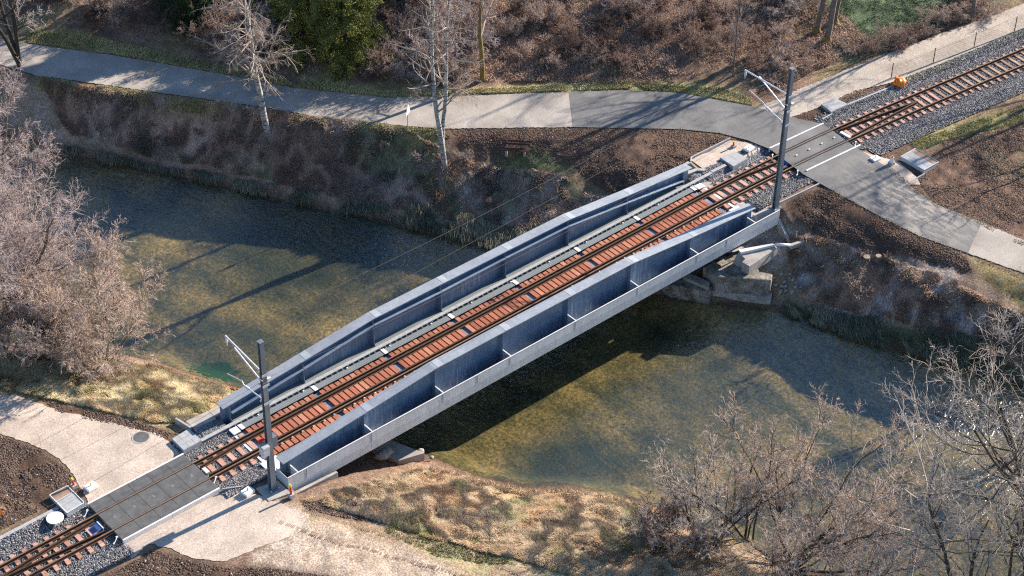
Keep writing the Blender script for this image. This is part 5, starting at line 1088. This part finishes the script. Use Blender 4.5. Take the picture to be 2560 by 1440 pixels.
# dark evergreen trees: drooping sprays of small leaf faces
def leaves(g, P0, n, r, size, c0, c1, drop=.4):
    m_ = len(P0) * n; c = np.repeat(P0, n, 0) + g.normal(0, r, (m_, 3)); a = norm(g.normal(size=(m_, 3)) + np.array([0, 0, -drop])); b = norm(np.cross(a, g.normal(size=(m_, 3)))); s = size * g.uniform(.6, 1.4, (m_, 1))
    V = np.stack([c - b * s * .35, c + b * s * .35, c + a * s * 1.5], 1).reshape(-1, 3); F = np.arange(m_ * 3).reshape(-1, 3); k = g.random((m_, 1)) ** 1.3; cc = np.asarray(c0) * (1 - k) + np.asarray(c1) * k
    return V, F, np.repeat(cc, 3, 0)
def evergreen(p, H, R, seed, label, c0=(.020, .040, .014), c1=(.30, .29, .07)):
    g = np.random.default_rng(seed); st = plant(seed, 1, H, 0, .14, [], .02, 0); pts, dirs, rad = st[0]
    pr, d, l, r = spawn(g, pts, dirs, rad, 150, .03, 82, 8, np.array([R * 1.25]), .82); b1 = grow(g, pr, d, l, np.full(len(pr), .03), np.full(len(pr), .008), 6, .10, -.05)
    pr, d, l, r = spawn(g, *b1, 9, .15, 45, 10, l * .38, .4); b2 = grow(g, pr, d, l, np.full(len(pr), .01), np.full(len(pr), .004), 4, .14, -.12)
    o = empty('evergreen_tree', p, label, 'tree'); v, f = tubes([st[0], b1], [8, 4]); mesh_np('trunk', v, f, M['bark_dark'], True, o)
    P_ = np.concatenate([b2[0][:, 1:].reshape(-1, 3), b1[0][:, 2:].reshape(-1, 3)]); v, f, c = leaves(g, P_, 26, .085, .050, c0, c1); mesh_np('crown', v, f, M['attr'], False, o, col=c); return o
evergreen(G(865, 160), 9.0, 1.75, 301, 'olive-green evergreen tree behind the path near the top centre')
evergreen(G(775, 115), 8.0, 1.9, 302, 'darker evergreen tree just left of and behind the olive-green one')
evergreen(G(480, 55), 3.2, 1.3, 303, 'small dark evergreen left of the broad-crowned bare tree', c1=(.05, .09, .03))
evergreen(G(640, -20), 5.6, 1.8, 304, 'dark evergreen at the top edge behind the broad-crowned bare tree', c1=(.07, .10, .03))
# right side plants
lvS = [(13, .12, 36, .46, 6, .17, .04, .012), (9, .12, 40, .50, 4, .22, .0, .008), (9, .1, 42, .50, 4, .25, -.03, .0052)]
def rplant(u, v, z, H, seed, stems, spread, r, mt, mc, label, nm='willow_shrub', lv=None, lean=(0, 0), wig=.12, base_r=.3, up=.05, split=2):
    x, y = Pxy(u, v, z); zz = max(zt(x, y), WATER); return tree_obj(nm, (x, y, zz), plant(seed, stems, H, spread, r, lv or lvS, wig, up, lean=lean, base_r=base_r), split, M[mt], M[mc], label, 'tree' if nm.endswith('tree') else 'shrub')
rplant(1975, 1395, -2.1, 6.6, 401, 14, .95, .07, 'bark_dark', 'twig_tan', 'wide grey-brown willow shrub fanning out over the water at the lower right')
rplant(1770, 1360, -1.9, 4.2, 402, 10, .9, .045, 'bark_dark', 'twig_grey', 'tangled grey shrub on the bank left of the wide willow shrub')
rplant(1640, 1330, -1.7, 2.0, 406, 12, 1.1, .03, 'bark_dark', 'twig_brown', 'low dark bramble heap at the water edge left of the tangled grey shrub')
rplant(1870, 1330, -2.3, 5.0, 403, 3, .22, .06, 'bark_dark', 'twig_tan', 'upright thin-stemmed willow between the tangled and the wide shrub')
rplant(2262, 1500, -2.3, 9.0, 404, 1, 0, .14, 'birch', 'twig_grey', 'small birch with forking dark limbs over the water at the lower right', 'birch_tree', [(12, .38, 42, .60, 7, .13, .06, .018), (10, .2, 42, .46, 5, .2, .0, .009), (9, .12, 42, .5, 4, .22, -.02, .0055)], (0, 0), .04, 0, .0, 1)
rplant(2120, 1530, -2.3, 3.8, 405, 6, .85, .05, 'bark_dark', 'twig_grey', 'bushy grey shrub cut by the bottom edge right of the wide willow shrub')
rplant(2620, 1580, -2.0, 12.5, 407, 5, .42, .17, 'bark_dark', 'twig_light', 'large pale-twigged bare tree reaching in from the lower right corner', 'bare_tree', [(16, .2, 45, .46, 7, .15, .02, .017), (11, .2, 44, .46, 5, .2, .0, .009), (6, .12, 44, .50, 4, .24, -.02, .0056)], (-.10, .05))
rplant(2480, 1640, -2.0, 8.0, 408, 3, .55, .12, 'bark_dark', 'twig_light', 'pale-twigged bare tree cut by the bottom edge at the right', 'bare_tree', None, (-.08, .05))
rplant(2780, 1250, -1.0, 11.0, 409, 4, .42, .15, 'bark_dark', 'twig_light', 'pale-twigged bare tree reaching in from the right edge over the far bank', 'bare_tree', [(16, .2, 45, .46, 7, .15, .02, .017), (11, .2, 44, .46, 5, .2, .0, .009), (6, .12, 44, .50, 4, .24, -.02, .0056)], (-.12, .02))
rplant(2720, 985, -2.0, 8.6, 420, 5, .5, .10, 'bark_dark', 'twig_light', 'bare pale-twigged tree on the far bank crossing the right edge', 'bare_tree', None, (-.20, .0))
rplant(2740, 1700, -2.0, 16.0, 421, 2, .28, .12, 'bark_dark', 'twig_grey', 'tallest bare tree at the lower right, its top over the frosty bank', 'bare_tree', [(18, .3, 48, .36, 7, .15, .02, .017), (11, .2, 44, .46, 5, .2, .0, .009), (6, .12, 44, .50, 4, .24, -.02, .0056)], (-.10, .08))
rplant(2680, 720, -.2, 6.0, 410, 3, .5, .08, 'bark', 'twig_light', 'thin bare tree at the right edge above the pale path', 'bare_tree', None, (-.25, .05))
rplant(2590, 420, -.2, 4.6, 411, 2, .4, .05, 'bark', 'twig_light', 'thin bare tree at the right edge in front of the railway', 'bare_tree', [(8, .3, 42, .5, 5, .14, .04, .012), (5, .2, 40, .5, 4, .2, .0, .009)], (-.12, .1))
rplant(2125, 768, -2.1, 1.9, 412, 9, .40, .016, 'twig_dark', 'twig_tan', 'small reddish-tipped shrub alone on the frosty bank right of the bridge', lv=[(8, .55, 34, .32, 4, .18, .04, .008), (6, .2, 40, .5, 3, .24, .0, .007)])
rplant(1700, 1180, -2.7, 2.2, 413, 2, .3, .03, 'bark_dark', 'twig_grey', 'short bare stem rising from the water edge above the bramble heap') if False else None
# trees standing outside the frame to the right whose shade falls across the picture
def G2(x, y): return (x, y, zt(x, y))
for i, (x, y, H) in enumerate(((47.5, 14.5, 10), (50.5, 9.5, 11), (43.5, 19.0, 10), (38.0, 26.0, 11), (33.5, 31.0, 10), (58, -4.6, 11.0), (60.5, -6.55, 9.5), (27, 30, 9), (23, 33, 9))):
    o_, ch_ = tree_obj('bare_tree', G2(x, y), plant(500 + i % 3, 1, H, 0, .17, lvT, .04, .0), 1, M['bark_dark'], M['twig_brown'], 'tall bare tree outside the frame, %s, %s of its row' % ('behind the thicket' if y > 5 else 'right of the railway', nth(i)), 'tree', 'bare trees outside the frame')
evergreen(G2(29.0, 26.5), 6.5, 2.2, 306, 'dark evergreen beyond the top edge behind the olive-green one')
evergreen(G2(34.5, 22.5), 6.5, 2.2, 305, 'dark evergreen beyond the top edge of the thicket')
# ------------------------------------------------------------------ grass, reeds, clods
def blades(name, polys, n, hgt, seed, c0, c1, label, wid=.012, lean=.5, lay=(0, 0), cat='grass', mat=False, tint=None):
    g = np.random.default_rng(seed); xs_, ys_ = [], []
    ar = []
    for q in polys: q = np.array(q); ar.append(abs(.5 * np.sum(q[:, 0] * np.roll(q[:, 1], -1) - np.roll(q[:, 0], -1) * q[:, 1])))
    for q, a in zip(polys, ar):
        q = np.array(q); m_ = int(n * a / sum(ar)); got = 0
        while got < m_:
            X = g.uniform(q[:, 0].min(), q[:, 0].max(), m_ * 3); Y = g.uniform(q[:, 1].min(), q[:, 1].max(), m_ * 3); dens = vnoise(X, Y, 1.3, seed, 3); k = inside(q, X, Y) & (dens > (.50 if name == 'bank_grass' else .38) + .25 * g.random(len(X)) - .12)
            xs_.append(X[k][:m_ - got]); ys_.append(Y[k][:m_ - got]); got += len(xs_[-1])
    X = np.concatenate(xs_); Y = np.concatenate(ys_); Z = zt(X, Y) - .01; k = Z > WATER - .02; X, Y, Z = X[k], Y[k], Z[k]; m_ = len(X)
    h = hgt * g.uniform(.4, 1.3, m_) * (.6 + .8 * vnoise(X, Y, 1.0, seed + 5, 2)); th = g.uniform(0, 2 * math.pi, m_) if not mat else 2 * math.pi * (2.2 * vnoise(X, Y, .9, seed + 3, 3)) + g.normal(0, .55, m_); ln = lean * g.uniform(.3, 1.2, m_)
    dx = np.cos(th) * ln + lay[0]; dy = np.sin(th) * ln + lay[1]; wx = -np.sin(th + g.normal(0, .5, m_)) * wid; wy = np.cos(th) * wid
    p0 = np.stack([X - wx, Y - wy, Z], -1); p1 = np.stack([X + wx, Y + wy, Z], -1); mid = np.stack([X + dx * h * .4, Y + dy * h * .4, Z + h * .6], -1); tip = np.stack([X + dx * h, Y + dy * h, Z + h * (.95 - .45 * np.clip(np.hypot(dx, dy), 0, 1.6))], -1)
    w2 = np.stack([wx, wy, wx * 0], -1) * .7
    V = np.stack([p0, p1, mid + w2, mid - w2, tip], 1).reshape(-1, 3); b = np.arange(m_)[:, None] * 5
    F = np.concatenate([b + [0, 1, 2], b + [0, 2, 3], b + [3, 2, 4]]); kk = (g.random((m_, 1)) ** (2.2 if name == 'bank_grass' else 1.1) * .65 + .35 * sm(vnoise(X, Y, .8, seed + 9, 3), .3, .7)[:, None]); cc = np.asarray(c0) * (1 - kk) + np.asarray(c1) * kk; cc = cc * (1 + .15 * g.normal(size=(m_, 1)))
    for j_, (tc_, lo_, fq_) in enumerate(tint or ()): q_ = (sm(vnoise(X, Y, fq_, seed + 60 + j_, 4), lo_, lo_ + .16) * (.45 + .4 * g.random(m_)))[:, None]; cc = cc * (1 - q_) + np.asarray(tc_) * (.6 + .8 * g.random((m_, 1))) * q_
    return tag(mesh_np(name, V, F, M['attr'], False, col=np.repeat(np.clip(cc, 0, 1), 5, 0)), label, cat, kind='stuff')
def pw(pts): return [Pxy(*p) if len(p) == 2 else Pxy(*p) for p in pts]
blades('dry_grass', [pw([(-60, 870, -.8), (200, 890, -.8), (380, 900, -1.3), (600, 975, -1.8), (555, 1005, -1), (470, 1065, -.4), (380, 1050), (250, 1020), (100, 985), (-60, 950)])], 150000, .20, 601, (.25, .20, .10), (.74, .61, .38), 'dry yellow grass on the near left bank', .0062, .8, mat=True, tint=[((.26, .26, .11), .54, .9), ((.44, .28, .15), .56, .7)])
blades('reed_fringe', [pw([(370, 900, -1.4), (480, 935, -1.6), (600, 968, -1.9), (600, 985, -2.2), (470, 955, -2.0), (360, 918, -1.8)])], 7000, .22, 602, (.28, .15, .08), (.64, .42, .26), 'reddish reeds fringing the water on the near left bank', .010, .4)
blades('dry_grass', [pw([(760, 1250, -.2), (860, 1222, -.4), (950, 1200, -.9), (1060, 1165, -1.8), (1330, 1212, -2), (1560, 1240, -2.1), (1800, 1340, -2), (1900, 1460, -1.8), (1500, 1470, -1.2), (1100, 1350, -.8), (900, 1290, -.4)])], 230000, .20, 603, (.22, .155, .095), (.62, .48, .32), 'dry tufted grass on the near right bank', .0062, .8, mat=True, tint=[((.46, .29, .17), .46, .7), ((.27, .27, .12), .58, .9)])
blades('reed_fringe', [pw([(1075, 1150, -1.9), (1330, 1205, -2.1), (1560, 1232, -2.2), (1720, 1290, -2.2), (1700, 1310, -2), (1550, 1250, -2), (1320, 1222, -1.9), (1075, 1168, -1.8)])], 6000, .20, 604, (.30, .21, .12), (.72, .56, .38), 'tan reeds fringing the water on the near right bank', .010, .45)
blades('green_grass', [pw([(1000, 1280, -.7), (1250, 1340, -1), (1400, 1430, -1), (1100, 1400, -.8), (960, 1330, -.6)]), pw([(1500, 1400, -1.2), (1750, 1400, -1.6), (1900, 1460, -1.8), (1500, 1480, -1.2)])], 16000, .08, 605, (.10, .12, .04), (.34, .33, .14), 'short green grass patches on the near right bank')
blades('bank_grass', [pw([(150, 350, -2.2), (600, 440, -2.2), (900, 480, -1.9), (1180, 530, -1.9), (1400, 600, -2.1), (1500, 690, -2.65), (1180, 612, -2.7), (900, 542, -2.7), (600, 480, -2.7), (200, 398, -2.7)])], 30000, .24, 606, (.05, .08, .045), (.50, .42, .28), 'long lying grass along the foot of the far bank', .011, .9, (-.55, -1.15))
blades('bank_grass', [pw([(1960, 745, -2.3), (2130, 790, -2.2), (2560, 900, -2.2), (2700, 960, -2.4), (2700, 1010, -2.7), (2340, 910, -2.7), (2130, 850, -2.7), (1965, 797, -2.7)])], 16000, .24, 607, (.05, .08, .045), (.50, .42, .28), 'long lying grass along the foot of the bank right of the bridge', .011, .9, (-.5, -1.15))
blades('bank_scrub', [pw([(90, 200, -.2), (300, 235, -.2), (640, 285, -.3), (800, 310, -.4), (1000, 340, -.5), (1140, 400, -.8), (1420, 450, -.8), (1640, 520, -1), (1500, 620, -2.3), (1180, 560, -2.2), (600, 440, -2.3), (180, 345, -2.2)])], 160000, .20, 608, (.12, .09, .07), (.62, .47, .37), 'matted brown and frosted growth on the far bank slope', .008, .8, mat=True, tint=[((.40, .25, .17), .48, .5), ((.16, .20, .10), .56, .6)])
blades('bank_scrub', [pw([(1960, 590, -.9), (2050, 590, -.6), (2250, 660, -.6), (2560, 790, -.6), (2700, 860, -.8), (2700, 960, -2), (2340, 850, -2.1), (1990, 740, -2.2)])], 95000, .18, 609, (.12, .09, .07), (.60, .46, .35), 'matted brown growth on the bank right of the bridge', .008, .8, mat=True, tint=[((.38, .24, .16), .5, .5), ((.50, .50, .52), .60, 1.2)])
blades('verge_grass', [pw([(745, 216), (960, 240), (1250, 232), (1560, 221), (1700, 229), (1880, 262), (1880, 245), (1800, 222), (1560, 203), (1250, 220), (960, 228), (760, 200)]), pw([(92, 190), (300, 220), (640, 268), (800, 296), (1000, 315), (1110, 324), (1130, 350, -.2), (1000, 340, -.3), (800, 312, -.2), (640, 283), (300, 236), (92, 205)]), pw([(70, 106), (300, 137), (740, 217), (720, 200), (300, 112), (70, 80)])], 70000, .13, 610, (.20, .18, .07), (.66, .57, .30), 'tufted grass verge along the path')
blades('field_grass', [pw([(2140, 130), (2340, 60), (2560, -25), (2560, -120), (2200, -60), (2080, 20)])], 26000, .08, 611, (.08, .11, .06), (.24, .27, .15), 'green grass of the field at the top right')
blades('weeds', [pw([(2270, 350), (2400, 310), (2560, 255), (2560, 300), (2420, 335), (2300, 372)]), pw([(2240, 205), (2560, 68), (2560, 90), (2240, 222)])], 9000, .10, 612, (.20, .20, .08), (.50, .46, .22), 'yellow-green weeds beside the railway')
blades('thicket_litter', [pw([(740, 185), (1230, 205), (1700, 210), (1900, 150), (1950, 230), (2030, 180), (2200, 120), (2000, -40), (700, -60), (500, 60)])], 130000, .24, 613, (.12, .075, .055), (.60, .41, .30), 'dead stalks and brambles covering the slope above the road', .010, .8)
def clods(name, polys, n, seed, label, c0=(.06, .038, .028), c1=(.17, .115, .085), r0=.02, r1=.06):
    g = np.random.default_rng(seed); xs_, ys_ = [], []; ar = [abs(.5 * np.sum(np.array(q)[:, 0] * np.roll(np.array(q)[:, 1], -1) - np.roll(np.array(q)[:, 0], -1) * np.array(q)[:, 1])) for q in polys]
    for q, a in zip(polys, ar):
        q = np.array(q); m_ = int(n * a / sum(ar)); X = g.uniform(q[:, 0].min(), q[:, 0].max(), m_ * 6); Y = g.uniform(q[:, 1].min(), q[:, 1].max(), m_ * 6); k = inside(q, X, Y) & (vnoise(X, Y, .9, seed, 4) + .25 * (g.random(len(X)) - .5) > .44); xs_.append(X[k][:m_]); ys_.append(Y[k][:m_])
    X = np.concatenate(xs_); Y = np.concatenate(ys_); k = g.random((len(X), 1)) ** 1.5; cols = np.asarray(c0) * (1 - k) + np.asarray(c1) * k; pale = g.random(len(X)) > .992; cols[pale] = (.45, .42, .38)
    return tag(rocks(name, X, Y, zt(X, Y) + .005, r0 + (r1 - r0) * g.random(len(X)) ** 2.5, cols, M['stonebits'], seed, .6), label, 'soil', kind='stuff')
clods('soil_clods', [pw([(-60, 1080), (0, 1084), (100, 1122), (165, 1168), (208, 1225), (130, 1255), (0, 1320), (-60, 1340)]), pw([(100, 990), (200, 1012), (330, 1047), (480, 1088), (430, 1097), (300, 1060), (150, 1030)]), pw([(750, 1247), (840, 1230), (1060, 1290, -.8), (1030, 1315, -.8), (900, 1298, -.4), (770, 1268)]),
    pw([(230, 1460), (330, 1402), (385, 1368), (430, 1388), (560, 1415), (700, 1415), (960, 1445), (1000, 1480), (230, 1480)])], 34000, 701, 'dark earth clods around the near crossing')
clods('soil_clods', [pw(soil_a), pw([(1960, 515, -.2), (2000, 485), (2060, 465), (2200, 545), (2420, 642), (2430, 690, -.4), (2250, 635, -.4), (2050, 585, -.5)]), pw([(2280, 430), (2345, 405), (2360, 345), (2560, 300), (2700, 300), (2700, 600), (2560, 590), (2335, 505)]), pw([(1985, 285), (2045, 262), (2078, 283), (2058, 302), (2000, 298)]), pw([(2085, 248), (2230, 200), (2280, 190), (2130, 255)])], 46000, 702, 'brown earth clods around the far crossing', (.08, .05, .036), (.21, .14, .10), .015, .05)
def edge_strip(px, w0, w1):
    e = np.array([Pxy(*p) for p in px]); d = np.gradient(e, axis=0); nn = np.stack([-d[:, 1], d[:, 0]], -1); nn /= np.linalg.norm(nn, axis=1)[:, None] + 1e-9; return [tuple(p) for p in e + nn * w0] + [tuple(p) for p in (e + nn * w1)[::-1]]
strips = [edge_strip(low_edge[1:9], -.10, .16), edge_strip(upp_edge[1:14], -.10, .16), edge_strip([(2009, 435), (2090, 480), (2200, 540), (2300, 590), (2420, 635), (2560, 690)], -.13, .13), edge_strip([(2215, 415), (2290, 475), (2340, 510), (2440, 550), (2560, 610)], -.16, .16), edge_strip([(1432, 317), (1700, 322), (1800, 332), (1870, 350)], -.13, .10)]
lt = clods('path_litter', strips, 16000, 705, 'dead leaves and crumbs of earth along the path edges', (.10, .065, .045), (.42, .32, .20), .010, .028)
for st in (lt,): st['category'] = 'litter'; st.location.z = .035
tv = MB()
for base_ in ([(765, 1292), (900, 1322), (1050, 1352), (1200, 1385), (1330, 1430), (1400, 1470)], [(700, 1325), (850, 1368), (1000, 1395), (1150, 1430), (1250, 1475)]):
    e = resample([Pxy(u, v, -.5) for u, v in base_], 150)
    for k_ in range(149):
        d_ = e[k_ + 1] - e[k_]; d_ /= np.linalg.norm(d_); nn = np.array([-d_[1], d_[0]]); c_2 = e[k_]; 
        if random.random() < .25: continue
        hw = .10 * random.uniform(.6, 1.1); a_ = c_2 - nn * hw; b_2 = c_2 + nn * hw + d_ * .03; z_ = zt(c_2[0], c_2[1]); t_2 = d_ * .014
        tv.hexa([(*(a_ - t_2), z_ - .02), (*(a_ + t_2), z_ - .02), (*(b_2 + t_2), z_ - .02), (*(b_2 - t_2), z_ - .02), (*(a_ - t_2), z_ + .022), (*(a_ + t_2), z_ + .022), (*(b_2 + t_2), z_ + .022), (*(b_2 - t_2), z_ + .022)])
tag(tv.build('tyre_ruts', M['rutsoil']), 'two lines of tyre tread ridges pressed in the dirt of the near right bank', 'tyre marks', kind='stuff')
# stumps
def stump(p, r, h, label, seed=1):
    o = empty('tree_stump', p, label, 'tree stump'); n = 14; g = np.random.default_rng(seed); rr = r * (1 + .15 * g.random(n)); b = MB()
    vs = []; 
    for z, k in ((-.1, 1.35), (h * .4, 1.05), (h, 1.0)): vs += [(rr[j] * k * math.cos(j * 2 * math.pi / n), rr[j] * k * math.sin(j * 2 * math.pi / n), z) for j in range(n)]
    b.add(vs, [(i * n + j, i * n + (j + 1) % n, (i + 1) * n + (j + 1) % n, (i + 1) * n + j) for i in range(2) for j in range(n)]); b.build('bark', M['bark'], o, smooth=True)
    MB().add([(rr[j] * .98 * math.cos(j * 2 * math.pi / n), rr[j] * .98 * math.sin(j * 2 * math.pi / n), h) for j in range(n)], [tuple(range(n))]).build('cut_face', M['cutwood'], o)
M['cutwood'] = noisy('cut_wood', (.20, .15, .10), (.34, .27, .19), 5, .8, bump=.2)
stump(G(1278, 1316), .22, .12, 'freshly cut round tree stump in the grass of the near right bank'); stump(G(2165, 655), .14, .30, 'left, upright part of the old split stump on the frosty bank', 3); stump(G(2195, 650), .12, .24, 'right part of the old split stump on the frosty bank', 4)
tag(MB().tube([(0, 0, 0), (.18, -.3, .12), (.3, -.42, .1)], [.07, .06, .04], 8).build('dead_log', M['bark_dark'], loc=G(1380, 1275)), 'short dark log lying in the dry grass of the near right bank', 'log')
# water weed patch
blades('water_weed', [pw([(470, 905, -3.0), (560, 900, -3.0), (640, 925, -3.0), (690, 940, -3.0), (640, 965, -3.1), (520, 950, -3.1)])], 100, .1, 620, (.02, .06, .01), (.05, .14, .02), 'x') if False else None
